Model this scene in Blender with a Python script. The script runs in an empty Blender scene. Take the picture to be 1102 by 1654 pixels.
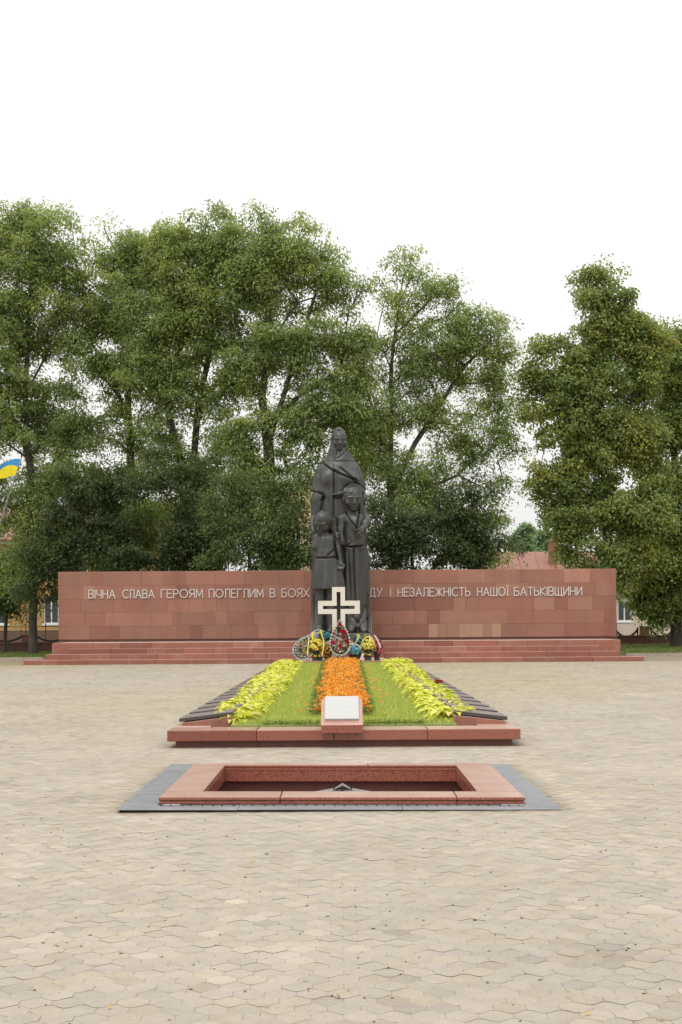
import bpy, math, random
import numpy as np
from mathutils import Vector, Matrix, noise

random.seed(7); rng = np.random.default_rng(7)
SC = bpy.context.scene
COL = SC.collection
R = math.radians

# ------------------------------------------------------------------ camera
F = 2297.0; CX, HY, EYE = 552.0, 1008.0, 1.6
ROLL = R(0.36)
cam_d = bpy.data.cameras.new('camera'); cam = bpy.data.objects.new('camera', cam_d); COL.objects.link(cam)
cam.location = (0, 0, EYE); cam.rotation_euler = (R(90), ROLL, 0)
cam_d.sensor_fit = 'VERTICAL'; cam_d.sensor_height = 36; cam_d.lens = 50
cam_d.shift_x = -(CX - 551) / 1654.0; cam_d.shift_y = (HY - 827) / 1654.0
cam_d.clip_start = 0.1; cam_d.clip_end = 3000
SC.camera = cam

# ------------------------------------------------------------------ sky and sun (overcast day)
SUN_EL, SUN_ROT = R(58), R(200)
wd = bpy.data.worlds.new('World'); SC.world = wd; wd.use_nodes = True
nt = wd.node_tree; bgn = nt.nodes['Background']
sk = nt.nodes.new('ShaderNodeTexSky'); sk.sky_type = 'NISHITA'; sk.sun_disc = False
sk.sun_elevation = SUN_EL; sk.sun_rotation = SUN_ROT; sk.air_density = 1.0; sk.dust_density = 4.0
hs = nt.nodes.new('ShaderNodeHueSaturation'); hs.inputs['Saturation'].default_value = 0.08
mx = nt.nodes.new('ShaderNodeMix'); mx.data_type = 'RGBA'; mx.inputs[0].default_value = 0.8
nt.links.new(sk.outputs[0], hs.inputs['Color']); nt.links.new(hs.outputs[0], mx.inputs[6])
mx.inputs[7].default_value = (9.6, 9.5, 9.3, 1)          # the cloud deck
tcw = nt.nodes.new('ShaderNodeTexCoord'); spw = nt.nodes.new('ShaderNodeSeparateXYZ'); nt.links.new(tcw.outputs['Generated'], spw.inputs[0])
mrw = nt.nodes.new('ShaderNodeMapRange'); nt.links.new(spw.outputs['Z'], mrw.inputs[0])      # overcast: brighter overhead than at the horizon
mrw.inputs[1].default_value = 0.0; mrw.inputs[2].default_value = 1.0; mrw.inputs[3].default_value = .70; mrw.inputs[4].default_value = 1.5
vsw = nt.nodes.new('ShaderNodeVectorMath'); vsw.operation = 'SCALE'; nt.links.new(mx.outputs[2], vsw.inputs[0]); nt.links.new(mrw.outputs[0], vsw.inputs['Scale'])
nt.links.new(vsw.outputs[0], bgn.inputs['Color']); bgn.inputs['Strength'].default_value = 0.1
sl = bpy.data.lights.new('sun', 'SUN'); sl.energy = .9; sl.angle = R(25); sl.color = (1, .96, .9)
so = bpy.data.objects.new('sun', sl); COL.objects.link(so)
# sun behind and to the left of the camera
sdir = Vector((-0.35, -0.85, 0)).normalized() * math.cos(SUN_EL) + Vector((0, 0, math.sin(SUN_EL)))
so.rotation_euler = sdir.to_track_quat('Z', 'Y').to_euler()
sk.sun_rotation = math.atan2(sdir.x, sdir.y)
SC.view_settings.view_transform = 'Standard'; SC.view_settings.look = 'None'
SC.view_settings.exposure = 0.55; SC.view_settings.gamma = 1.0

# ------------------------------------------------------------------ helpers
def W(px, py, Y):
    u, v = px - CX, HY - py
    c, s = math.cos(ROLL), math.sin(ROLL)
    return Vector(((u * c + v * s) * Y / F, Y, EYE + (-u * s + v * c) * Y / F))

def tag(o, label=None, cat=None, group=None, kind=None):
    if label: o['label'] = label
    if cat: o['category'] = cat
    if group: o['group'] = group
    if kind: o['kind'] = kind
    return o

def empty(name, loc, label, cat, group=None):
    o = bpy.data.objects.new(name, None); COL.objects.link(o); o.location = loc
    o.empty_display_size = .2
    return tag(o, label, cat, group)

def link(name, me, parent=None):
    o = bpy.data.objects.new(name, me); COL.objects.link(o)
    if parent is not None:
        o.parent = parent
        o.matrix_parent_inverse = Matrix.Identity(4)
    return o

def world_loc(o):
    l = Vector(o.location)
    while o.parent is not None:
        o = o.parent; l = l + Vector(o.location)
    return l

def np_mesh(name, verts, faces_flat, nper, mat, tint=None, smooth=False):
    """verts Nx3, faces_flat int array, nper verts per face (constant or array); tint per FACE Mx3"""
    me = bpy.data.meshes.new(name)
    verts = np.asarray(verts, np.float32); ff = np.asarray(faces_flat, np.int32).ravel()
    if np.isscalar(nper):
        nf = len(ff) // nper; tot = np.full(nf, nper, np.int32)
    else:
        tot = np.asarray(nper, np.int32); nf = len(tot)
    st = np.concatenate([[0], np.cumsum(tot)[:-1]]).astype(np.int32)
    me.vertices.add(len(verts)); me.vertices.foreach_set('co', verts.ravel())
    me.loops.add(len(ff)); me.loops.foreach_set('vertex_index', ff)
    me.polygons.add(nf); me.polygons.foreach_set('loop_start', st)
    me.polygons.foreach_set('loop_total', tot)
    me.update(calc_edges=True)
    me.polygons.foreach_set('use_smooth', np.full(nf, bool(smooth)))
    if tint is not None:
        a = me.attributes.new('tint', 'FLOAT_COLOR', 'FACE')
        c = np.ones((nf, 4), np.float32); c[:, :3] = np.asarray(tint)
        a.data.foreach_set('color', c.ravel())
    me.materials.append(mat); me.validate()
    return me

class MB:
    def __init__(s): s.v = []; s.f = []; s.t = []; s.tint = (1, 1, 1)
    def face(s, pts):
        n = len(s.v); s.v += [tuple(p) for p in pts]; s.f.append(list(range(n, n + len(pts)))); s.t.append(s.tint)
    def add(s, pts, faces):
        n = len(s.v); s.v += [tuple(p) for p in pts]
        for f in faces: s.f.append([i + n for i in f]); s.t.append(s.tint)
    def box(s, x0, x1, y0, y1, z0, z1, M=None):
        p = [Vector(q) for q in ((x0,y0,z0),(x1,y0,z0),(x1,y1,z0),(x0,y1,z0),(x0,y0,z1),(x1,y0,z1),(x1,y1,z1),(x0,y1,z1))]
        if M is not None: p = [M @ q for q in p]
        s.add(p, [(0,3,2,1),(4,5,6,7),(0,1,5,4),(1,2,6,5),(2,3,7,6),(3,0,4,7)])
    def bbox(s, x0, x1, y0, y1, z0, z1, b=.01, M=None):
        """box with chamfered edges"""
        P = []
        for z, i in ((z0, b), (z0 + b, 0), (z1 - b, 0), (z1, b)):
            for (x, y) in ((x0+i+b*(i==0),y0+i),(x1-i-b*(i==0),y0+i),(x1-i,y0+i+b*(i==0)),(x1-i,y1-i-b*(i==0)),(x1-i-b*(i==0),y1-i),(x0+i+b*(i==0),y1-i),(x0+i,y1-i-b*(i==0)),(x0+i,y0+i+b*(i==0))):
                q = Vector((x, y, z)); P.append(M @ q if M is not None else q)
        fs = [tuple(reversed(range(8))), tuple(range(24, 32))]
        for k in range(3):
            for j in range(8):
                a = k*8+j; c = k*8+(j+1) % 8; fs.append((a, c, c+8, a+8))
        s.add(P, fs)
    def tube(s, pts, r, n=6, cap=True):
        pts = [Vector(p) for p in pts]; rs = r if hasattr(r, '__len__') else [r]*len(pts)
        rings = []; up = Vector((0.13, 0.21, 0.97))
        for i, p in enumerate(pts):
            d = (pts[min(i+1, len(pts)-1)] - pts[max(i-1, 0)])
            d = d.normalized() if d.length > 1e-9 else Vector((0,0,1))
            a = d.cross(up if abs(d.dot(up)) < .95 else Vector((1,0,0))).normalized(); b = d.cross(a)
            rings.append([p + (a*math.cos(2*math.pi*k/n) + b*math.sin(2*math.pi*k/n))*rs[i] for k in range(n)])
        P = [q for rg in rings for q in rg]; fs = []
        for i in range(len(pts)-1):
            for k in range(n):
                fs.append((i*n+k, i*n+(k+1) % n, (i+1)*n+(k+1) % n, (i+1)*n+k))
        if cap: fs += [tuple(reversed(range(n))), tuple(range((len(pts)-1)*n, len(pts)*n))]
        s.add(P, fs)
    def ball(s, c, r, n=8, m=5, jit=0):
        c = Vector(c); rr = r if hasattr(r, '__len__') else (r, r, r); P = []
        for i in range(m+1):
            th = math.pi*i/m
            for k in range(n):
                ph = 2*math.pi*k/n; j = 1+random.uniform(-jit, jit)
                P.append(c + Vector((rr[0]*math.sin(th)*math.cos(ph)*j, rr[1]*math.sin(th)*math.sin(ph)*j, rr[2]*math.cos(th)*j)))
        fs = [(i*n+k, (i+1)*n+k, (i+1)*n+(k+1) % n, i*n+(k+1) % n) for i in range(m) for k in range(n)]
        s.add(P, fs)
    def flower(s, c, d, r, col, mid, n=7, layers=2):
        """petals in layers round the axis d"""
        c = Vector(c); d = Vector(d).normalized()
        a = d.orthogonal().normalized(); b = d.cross(a)
        for L in range(layers):
            rl = r*(1-.35*L); lift = r*(.15+.3*L); o = random.random()*6
            for k in range(n):
                t = o + 2*math.pi*k/n; w = math.pi/n*1.15
                def at(ang, rad, h): return c + (a*math.cos(ang)+b*math.sin(ang))*rad + d*h
                j = random.uniform(.85, 1.12)
                s.tint = tuple(x*j for x in col)
                s.face([at(t, rl*.1, 0), at(t-w, rl*.65, lift*.7), at(t, rl, lift), at(t+w, rl*.65, lift*.7)])
        s.tint = mid; s.ball(c + d*r*.3, r*.28, 5, 3)
    def rose(s, c, d, r, col):
        c = Vector(c); d = Vector(d).normalized(); a = d.orthogonal().normalized(); b = d.cross(a)
        for L, (rl, h, n) in enumerate(((1, 0, 6), (.8, .25, 5), (.55, .45, 5), (.3, .55, 4))):
            o = random.random()*6
            for k in range(n):
                t = o + 2*math.pi*k/n; w = math.pi/n*1.35; j = random.uniform(.8, 1.15)*(1-.05*L)
                def at(ang, rad, hh): return c + (a*math.cos(ang)+b*math.sin(ang))*rad*r + d*hh*r
                s.tint = tuple(x*j for x in col)
                s.face([at(t-w*.5, rl*.35, h-.25), at(t+w*.5, rl*.35, h-.25), at(t+w, rl*.85, h+.1), at(t, rl, h+.28), at(t-w, rl*.85, h+.1)])
    def leaf(s, p, d, L, w, col, droop=.3):
        p = Vector(p); d = Vector(d).normalized(); sd = d.cross(Vector((0, 0, 1)))
        sd = sd.normalized() if sd.length > .05 else Vector((1, 0, 0)); g = Vector((0, 0, -1))
        m = p + d*L*.5 + g*L*droop*.25; e = p + d*L + g*L*droop
        s.tint = col
        s.face([p, m - sd*w*.5, e, m + sd*w*.5])
    def build(s, name, mat, parent=None, smooth=False, origin=None):
        off = np.array(origin if origin is not None else (world_loc(parent) if parent is not None else (0, 0, 0)))
        v = np.array(s.v, float).reshape(-1, 3) - off
        me = np_mesh(name, v, [i for f in s.f for i in f], [len(f) for f in s.f], mat, s.t, smooth)
        o = link(name, me, parent)
        if parent is None and origin is not None: o.location = origin
        return o

# ------------------------------------------------------------------ materials
def N(nt, typ, **kw):
    n = nt.nodes.new(typ)
    for k, v in kw.items():
        if k in n.inputs: n.inputs[k].default_value = v
        else: setattr(n, k, v)
    return n

def mat(name, base, rough=.6, metal=0., spec=.5, speck=None, blotch=None, tint=False, bump=0., bscale=60., coord='Position', dust_skylight=None, streak=None):
    m = bpy.data.materials.new(name); m.use_nodes = True; nt = m.node_tree; L = nt.links.new
    bs = nt.nodes['Principled BSDF']
    bs.inputs['Roughness'].default_value = rough; bs.inputs['Metallic'].default_value = metal
    bs.inputs['Specular IOR Level'].default_value = spec
    if coord == 'Position': co = N(nt, 'ShaderNodeNewGeometry').outputs['Position']
    else: co = N(nt, 'ShaderNodeTexCoord').outputs['Object']
    col = None
    def mixin(kind, fac, a, b):
        mn = nt.nodes.new('ShaderNodeMix'); mn.data_type = 'RGBA'; mn.blend_type = kind
        if isinstance(fac, (int, float)): mn.inputs[0].default_value = fac
        else: L(fac, mn.inputs[0])
        for i, x in ((6, a), (7, b)):
            if isinstance(x, tuple): mn.inputs[i].default_value = (*x, 1)
            else: L(x, mn.inputs[i])
        return mn.outputs[2]
    def ramp(src, lo, hi):
        r = N(nt, 'ShaderNodeMapRange'); L(src, r.inputs[0]); r.inputs[1].default_value = lo; r.inputs[2].default_value = hi
        return r.outputs[0]
    col = base
    if blotch:
        for (sc, lo, hi, c2) in blotch:
            n = N(nt, 'ShaderNodeTexNoise', Scale=sc, Detail=5.0, Roughness=.6); L(co, n.inputs['Vector'])
            col = mixin('MIX', ramp(n.outputs[0], lo, hi), col, c2)
    if streak:
        (sx, sz, lo, hi, c2) = streak
        mp = N(nt, 'ShaderNodeMapping'); mp.inputs['Scale'].default_value = (sx, sx, sz); L(co, mp.inputs['Vector'])
        n = N(nt, 'ShaderNodeTexNoise', Scale=1.0, Detail=4.0); L(mp.outputs[0], n.inputs['Vector'])
        col = mixin('MIX', ramp(n.outputs[0], lo, hi), col, c2)
    if speck:
        for (sc, lo, hi, c2) in speck:
            n = N(nt, 'ShaderNodeTexNoise', Scale=sc, Detail=2.0); L(co, n.inputs['Vector'])
            col = mixin('MIX', ramp(n.outputs[0], lo, hi), col, c2)
    if dust_skylight:  # upward faces paled: settled dust plus sky light painted into the colour
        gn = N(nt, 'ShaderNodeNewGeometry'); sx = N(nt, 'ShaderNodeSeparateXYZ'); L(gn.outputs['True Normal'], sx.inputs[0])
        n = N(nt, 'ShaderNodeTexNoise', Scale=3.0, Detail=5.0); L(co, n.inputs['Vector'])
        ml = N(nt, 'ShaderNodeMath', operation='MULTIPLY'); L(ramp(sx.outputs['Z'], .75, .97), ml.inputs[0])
        r2 = N(nt, 'ShaderNodeMapRange'); L(n.outputs[0], r2.inputs[0]); r2.inputs[1].default_value = .3; r2.inputs[2].default_value = .7; r2.inputs[3].default_value = dust_skylight[0]*.7; r2.inputs[4].default_value = dust_skylight[0]
        L(r2.outputs[0], ml.inputs[1]); col = mixin('MIX', ml.outputs[0], col, dust_skylight[1])
    if tint:
        at = N(nt, 'ShaderNodeAttribute', attribute_name='tint')
        col = mixin('MULTIPLY', 1.0, col, at.outputs['Color'])
    if isinstance(col, tuple): bs.inputs['Base Color'].default_value = (*col, 1)
    else: L(col, bs.inputs['Base Color'])
    if bump:
        n = N(nt, 'ShaderNodeTexNoise', Scale=bscale, Detail=4.0); L(co, n.inputs['Vector'])
        b = N(nt, 'ShaderNodeBump', Strength=bump, Distance=.01); L(n.outputs[0], b.inputs['Height'])
        L(b.outputs[0], bs.inputs['Normal'])
    return m

def leafmat(name, trans=.35, rough=.45):
    m = bpy.data.materials.new(name); m.use_nodes = True; nt = m.node_tree; L = nt.links.new
    bs = nt.nodes['Principled BSDF']; bs.inputs['Roughness'].default_value = rough; bs.inputs['Specular IOR Level'].default_value = .35
    at = N(nt, 'ShaderNodeAttribute', attribute_name='tint'); L(at.outputs['Color'], bs.inputs['Base Color'])
    tr = N(nt, 'ShaderNodeBsdfTranslucent')
    g = nt.nodes.new('ShaderNodeMix'); g.data_type = 'RGBA'; g.blend_type = 'MULTIPLY'; g.inputs[0].default_value = 1
    L(at.outputs['Color'], g.inputs[6]); g.inputs[7].default_value = (1.4, 1.36, .85, 1); L(g.outputs[2], tr.inputs['Color'])
    mx = N(nt, 'ShaderNodeMixShader'); mx.inputs[0].default_value = trans
    L(bs.outputs[0], mx.inputs[1]); L(tr.outputs[0], mx.inputs[2]); L(mx.outputs[0], nt.nodes['Material Output'].inputs['Surface'])
    return m

RED = (.36, .115, .075)
M = {}
M['granite_wall'] = mat('red_granite', (.258, .114, .076), .55, speck=[(55, .5, .75, (.23, .08, .055)), (90, .6, .8, (.40, .20, .15))],
                        blotch=[(.9, .45, .8, (.32, .135, .092)), (3.0, .55, .85, (.24, .085, .055))], tint=True, bump=.15, bscale=30, streak=(1.3, .22, .5, .8, (.21, .088, .058)))
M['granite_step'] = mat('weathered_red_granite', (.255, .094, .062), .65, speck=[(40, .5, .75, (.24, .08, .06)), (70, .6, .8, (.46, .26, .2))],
                        blotch=[(1.5, .5, .75, (.31, .155, .115)), (.5, .5, .8, (.20, .072, .052))], tint=True, bump=.2, bscale=20, dust_skylight=(.75, (.44, .33, .265)))  # treads paled by dust and by sky sheen put into the colour
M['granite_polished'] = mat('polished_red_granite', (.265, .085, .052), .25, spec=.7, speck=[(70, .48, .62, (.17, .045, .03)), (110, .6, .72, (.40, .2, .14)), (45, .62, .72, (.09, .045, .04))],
                        blotch=[(2.0, .5, .9, (.22, .07, .048))], tint=True, bump=.02, bscale=25, dust_skylight=(.85, (.55, .375, .31)))  # tops paled: dust together with the white sky's reflection, painted as colour
M['granite_dark'] = mat('dark_red_granite', (.17, .06, .045), .6, speck=[(60, .5, .7, (.10, .035, .03)), (100, .6, .75, (.28, .14, .1))], blotch=[(3, .5, .8, (.12, .05, .04))], tint=True, bump=.1)  # darker granite tone for recessed courses, hidden backing and boundary walls
M['concrete'] = mat('grey_concrete_screed', (.36, .31, .27), .8, blotch=[(1.5, .4, .8, (.28, .22, .18))], speck=[(60, .5, .8, (.30, .26, .22))], bump=.2)
M['letter'] = mat('pale_grey_letter', (.53, .48, .455), .5, speck=[(9, .5, .75, (.48, .40, .36))])
M['bronze'] = mat('dark_bronze', (.043, .043, .039), .40, metal=.25, spec=.5, coord='Object',
                  blotch=[(1.1, .45, .75, (.032, .034, .031)), (6, .5, .8, (.056, .057, .052))], streak=(5.5, .35, .5, .75, (.074, .074, .068)), bump=.12, bscale=18)
def bronze_stains():
    # pale lime runs near the hem
    m = M['bronze']; nt = m.node_tree; L = nt.links.new; bs = nt.nodes['Principled BSDF']; src = bs.inputs['Base Color'].links[0].from_socket
    co = N(nt, 'ShaderNodeTexCoord').outputs['Object']; sp = N(nt, 'ShaderNodeSeparateXYZ'); L(co, sp.inputs[0])
    mz = N(nt, 'ShaderNodeMapRange'); L(sp.outputs['Z'], mz.inputs[0]); mz.inputs[1].default_value = 1.3; mz.inputs[2].default_value = .1
    ax = N(nt, 'ShaderNodeMath', operation='ABSOLUTE'); L(sp.outputs['X'], ax.inputs[0])
    mxr = N(nt, 'ShaderNodeMapRange'); L(ax.outputs[0], mxr.inputs[0]); mxr.inputs[1].default_value = .75; mxr.inputs[2].default_value = 1.2; mxr.inputs[3].default_value = .12
    mp = N(nt, 'ShaderNodeMapping'); mp.inputs['Scale'].default_value = (5, 5, .8); L(co, mp.inputs['Vector'])
    n = N(nt, 'ShaderNodeTexNoise', Scale=1.0, Detail=5.0); L(mp.outputs[0], n.inputs['Vector'])
    nr = N(nt, 'ShaderNodeMapRange'); L(n.outputs[0], nr.inputs[0]); nr.inputs[1].default_value = .32; nr.inputs[2].default_value = .62
    a = N(nt, 'ShaderNodeMath', operation='MULTIPLY'); L(mz.outputs[0], a.inputs[0]); L(mxr.outputs[0], a.inputs[1])
    b = N(nt, 'ShaderNodeMath', operation='MULTIPLY'); L(a.outputs[0], b.inputs[0]); L(nr.outputs[0], b.inputs[1])
    mx = nt.nodes.new('ShaderNodeMix'); mx.data_type = 'RGBA'; L(b.outputs[0], mx.inputs[0]); L(src, mx.inputs[6]); mx.inputs[7].default_value = (.26, .25, .235, 1)
    L(mx.outputs[2], bs.inputs['Base Color'])
bronze_stains()
M['bronze_base'] = mat('dark_bronze_plinth', (.05, .055, .05), .6, blotch=[(3, .4, .8, (.09, .09, .085))])
M['cross'] = mat('white_granite', (.66, .61, .55), .6, speck=[(60, .5, .75, (.56, .50, .44))], blotch=[(2.5, .5, .8, (.58, .52, .45))], bump=.05)
M['cross_stem'] = mat('grey_pink_granite', (.45, .38, .34), .55, speck=[(45, .45, .7, (.33, .26, .23)), (80, .6, .75, (.6, .54, .5))])
M['tablet'] = mat('dark_granite_tablet', (.058, .042, .040), .4, spec=.5, speck=[(40, .5, .75, (.085, .065, .062))], coord='Object', dust_skylight=(.85, (.20, .165, .15)))  # daylight on the slab tops is painted in as a lighter grey
M['steel'] = mat('galvanised_steel', (.215, .225, .235), .42, metal=.55, blotch=[(2.5, .4, .8, (.31, .32, .33)), (9, .55, .8, (.2, .2, .205))], streak=(9, 1, .55, .8, (.36, .37, .38)))
M['star'] = mat('brushed_steel', (.17, .16, .155), .45, metal=.3, blotch=[(6, .4, .8, (.24, .225, .22))])
M['dark_metal'] = mat('black_iron', (.02, .02, .02), .5, metal=.4)
M['bark'] = mat('tree_bark', (.055, .045, .036), .9, blotch=[(2, .4, .8, (.085, .072, .058))], streak=(8, 1.2, .5, .75, (.03, .025, .02)), bump=.8, bscale=9)
M['leaf'] = leafmat('tree_leaves', .48)
M['hosta'] = leafmat('hosta_leaves', .3, .4)
M['petal'] = leafmat('petals', .25, .6)
M['grass'] = leafmat('grass_blades', .3, .6)
M['soil'] = mat('grassy_soil', (.20, .25, .06), .9, blotch=[(4, .4, .75, (.16, .19, .06)), (1.2, .55, .8, (.13, .13, .05))], bump=.5, bscale=40)
M['lawn'] = mat('lawn_base', (.085, .12, .03), .9, blotch=[(1.0, .4, .7, (.13, .16, .04)), (5, .5, .8, (.06, .085, .025))], bump=.5)
M['painted'] = mat('cloth_and_plastic', (1, 1, 1), .6, tint=True)
M['gloss'] = mat('polished_grey_plaque', (.40, .40, .39), .12, spec=.8, speck=[(90, .5, .7, (.34, .34, .335))])  # dark slab greyed so its base colour carries the reflected sky
M['gravel'] = None

# ------------------------------------------------------------------ ground and plaza
def paver_material():
    m = bpy.data.materials.new('concrete_pavers'); m.use_nodes = True; nt = m.node_tree; L = nt.links.new
    bs = nt.nodes['Principled BSDF']; bs.inputs['Roughness'].default_value = .85; bs.inputs['Specular IOR Level'].default_value = .3
    geo = N(nt, 'ShaderNodeNewGeometry')
    at = N(nt, 'ShaderNodeAttribute', attribute_name='tint')
    n1 = N(nt, 'ShaderNodeTexNoise', Scale=45., Detail=6., Roughness=.7); L(geo.outputs['Position'], n1.inputs['Vector'])
    n2 = N(nt, 'ShaderNodeTexNoise', Scale=.55, Detail=5., Roughness=.6); L(geo.outputs['Position'], n2.inputs['Vector'])
    n3 = N(nt, 'ShaderNodeTexNoise', Scale=7., Detail=4., Roughness=.65); L(geo.outputs['Position'], n3.inputs['Vector'])
    def mr(o, a, b, c, d):
        r = N(nt, 'ShaderNodeMapRange'); L(o, r.inputs[0])
        for i, x in zip((1, 2, 3, 4), (a, b, c, d)): r.inputs[i].default_value = x
        return r.outputs[0]
    a1 = mr(n1.outputs[0], .3, .7, .90, 1.08); a2 = mr(n2.outputs[0], .3, .7, .91, 1.06); a3 = mr(n3.outputs[0], .3, .7, .92, 1.06)
    m1 = N(nt, 'ShaderNodeMath', operation='MULTIPLY'); L(a1, m1.inputs[0]); L(a2, m1.inputs[1])
    m2 = N(nt, 'ShaderNodeMath', operation='MULTIPLY'); L(m1.outputs[0], m2.inputs[0]); L(a3, m2.inputs[1])
    v = N(nt, 'ShaderNodeVectorMath', operation='SCALE'); L(at.outputs['Color'], v.inputs[0]); L(m2.outputs[0], v.inputs['Scale'])
    L(v.outputs[0], bs.inputs['Base Color'])
    b = N(nt, 'ShaderNodeBump', Strength=.35, Distance=.006); L(n1.outputs[0], b.inputs['Height']); L(b.outputs[0], bs.inputs['Normal'])
    return m
M['paver'] = paver_material()

PAV = np.array((.350, .306, .250))
PLAZA_END = 67.0
def build_ground():
    # one wide sheet, plaza colour near, grass and earth beyond
    g = bpy.data.materials.new('sandy_paving_bed'); g.use_nodes = True; nt = g.node_tree; L = nt.links.new
    bs = nt.nodes['Principled BSDF']; bs.inputs['Roughness'].default_value = .9
    geo = N(nt, 'ShaderNodeNewGeometry')
    br = N(nt, 'ShaderNodeTexBrick', Scale=1.0); br.inputs['Brick Width'].default_value = .155; br.inputs['Row Height'].default_value = .14
    br.inputs['Mortar Size'].default_value = .005
    br.inputs['Color1'].default_value = (*(PAV*.95), 1); br.inputs['Color2'].default_value = (*(PAV*1.05), 1); br.inputs['Mortar'].default_value = (.285, .23, .155, 1)
    L(geo.outputs['Position'], br.inputs['Vector']); L(br.outputs[0], bs.inputs['Base Color'])
    mb = MB(); z = -.0055
    a, b, c, d = -1.62, 1.61, 12.55, 15.45          # the pit is left open
    for x0, x1, ya, yb in ((-400, a, -60, PLAZA_END+.1), (b, 400, -60, PLAZA_END+.1), (a, b, -60, c), (a, b, d, PLAZA_END+.1)):
        mb.face([(x0, ya, z), (x1, ya, z), (x1, yb, z), (x0, yb, z)])
    tag(mb.build('ground', g), kind='structure')
    # earth to the horizon
    mb = MB(); mb.face([(-1500, PLAZA_END+.1, -.03), (1500, PLAZA_END+.1, -.03), (1500, 2500, -.03), (-1500, 2500, -.03)])
    tag(mb.build('terrain', M['lawn']), kind='structure')
    # pavers
    Lx, P, a, gp = .138, .122, .022, .0009
    y0, y1 = 4.4, PLAZA_END
    rows = int((y1-y0)/P); cx = []; cy = []
    for r in range(rows):
        y = y0 + (r+.5)*P; h = .245*y + 3.2
        n = int(2*h/Lx); xs = (np.arange(n) - n//2)*Lx + (r % 2)*Lx*.5
        cx.append(xs); cy.append(np.full(n, y))
    cx = np.concatenate(cx); cy = np.concatenate(cy)
    # leave the pit opening free
    keep = ~((np.abs(cx) < 1.62) & (cy > 12.3) & (cy < 15.75))
    cx, cy = cx[keep], cy[keep]; n = len(cx)
    t = np.array((-.5, -.40, -.30, -.2, -.1, .1, .2, .30, .40, .5)); f = np.clip(np.cos(2*np.pi*t)*1.25, -1, 1)
    ux = t*Lx; ux[0] += gp; ux[-1] -= gp; uy = P/2 - gp + a*f
    px = np.concatenate([ux, ux[::-1]]); py = np.concatenate([-uy, uy[::-1]])
    hz = rng.normal(0, .0005, n); sx = rng.normal(0, .004, n); sy = rng.normal(0, .005, n)
    lowf = np.array([noise.noise((x*.35, y*.35, 3.1)) for x, y in zip(cx, cy)])
    hz = hz + lowf*.0008
    V = np.zeros((n, 20, 3), np.float32)
    V[:, :, 0] = cx[:, None] + px; V[:, :, 1] = cy[:, None] + py
    V[:, :, 2] = (hz - .003)[:, None] + sx[:, None]*px + sy[:, None]*py
    base = PAV*np.ones((n, 1))
    v = np.exp(rng.normal(0, .032, n)); k = rng.random(n)
    v[k < .05] *= 1.10; v[k > .95] *= .90
    low = np.array([noise.noise((x*.12+9, y*.05, 1.7)) for x, y in zip(cx, cy)])
    low2 = np.array([noise.noise((x*.5, y*.22, 7.7)) for x, y in zip(cx, cy)])
    v *= 1 + .05*low2
    base *= v[:, None]
    hue = rng.random(n)
    base *= np.where((hue < .3)[:, None], np.array((.985, .985, 1.015)), np.where((hue > .75)[:, None], np.array((1.02, .998, .955)), 1.0))
    # moss and leaf-dust patches: the far edge of the square, and round the plates and bed
    moss = np.clip((cy-44)/16, 0, 1)*np.clip(.6+1.2*low, 0, 1) + np.clip(low-.12, 0, 1)*1.3*np.clip((cy-14)/12, 0, 1)
    moss += np.clip(1-np.abs(np.abs(cx)-2.1)/.5, 0, 1)*((cy > 12) & (cy < 17))*.5*(rng.random(n) < .5)
    moss = np.clip(moss, 0, 1)[:, None]
    base *= 1 - moss*(1-np.array((.97, .95, .74)))
    # dirt gathered along the foot of the bed, the plates and the steps
    dx = np.maximum(np.abs(cx-.02)-2.2, 0); dy = np.maximum(np.maximum(18.6-cy, cy-48.8), 0); db = np.hypot(dx, dy)
    dx = np.maximum(np.abs(cx+.03)-1.9, 0); dy = np.maximum(np.maximum(12.15-cy, cy-16.05), 0); dp = np.hypot(dx, dy)
    ds = np.maximum(58.3-cy, 0)
    dirt = np.clip(1-np.minimum(np.minimum(db/.32, dp/.16), ds/.35), 0, 1)*rng.uniform(.35, 1, n)
    base *= (1-dirt[:, None]*np.array((.40, .43, .50)))
    # scattered worn, whitish and sunken blocks
    wv = np.array([noise.noise((x*1.6, y*.8, 21.)) for x, y in zip(cx, cy)]); base[(wv > .38) & (rng.random(n) < .5)] *= 1.12; base[(wv < -.40) & (rng.random(n) < .5)] *= .88
    faces = np.arange(n*20).reshape(n, 20)
    me = np_mesh('paving', V.reshape(-1, 3), faces, 20, M['paver'], base)
    o = link('paving', me); tag(o, kind='structure')
    # moss and dirt tufts in the joints
    mb = MB()
    for i in range(650):
        y = 5.2 + 25*random.random()**1.7; x = random.uniform(-1, 1)*(.245*y+.6)
        if abs(x) < 2.4 and 11.9 < y < 49 and (y < 16.3 or y > 18.3): continue
        r = int((y-y0)/P); yy = y0 + r*P + a*random.choice((-1, 1))
        xx = (round(x/Lx) + .5*(r % 2) + random.choice((-.5, .37, -.37)))*Lx
        s = random.uniform(.002, .006)
        mb.tint = random.choice(((.13, .11, .03), (.13, .10, .06), (.19, .16, .06), (.10, .085, .05)))
        mb.ball((xx, yy, .000), (s*random.uniform(1, 2.4), s*random.uniform(.8, 1.4), s*.7), 5, 3, .3)
    tag(mb.build('joint_moss', M['painted']), 'tufts of moss and dirt in the paving joints', 'moss', kind='stuff')
    mb = MB()
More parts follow.
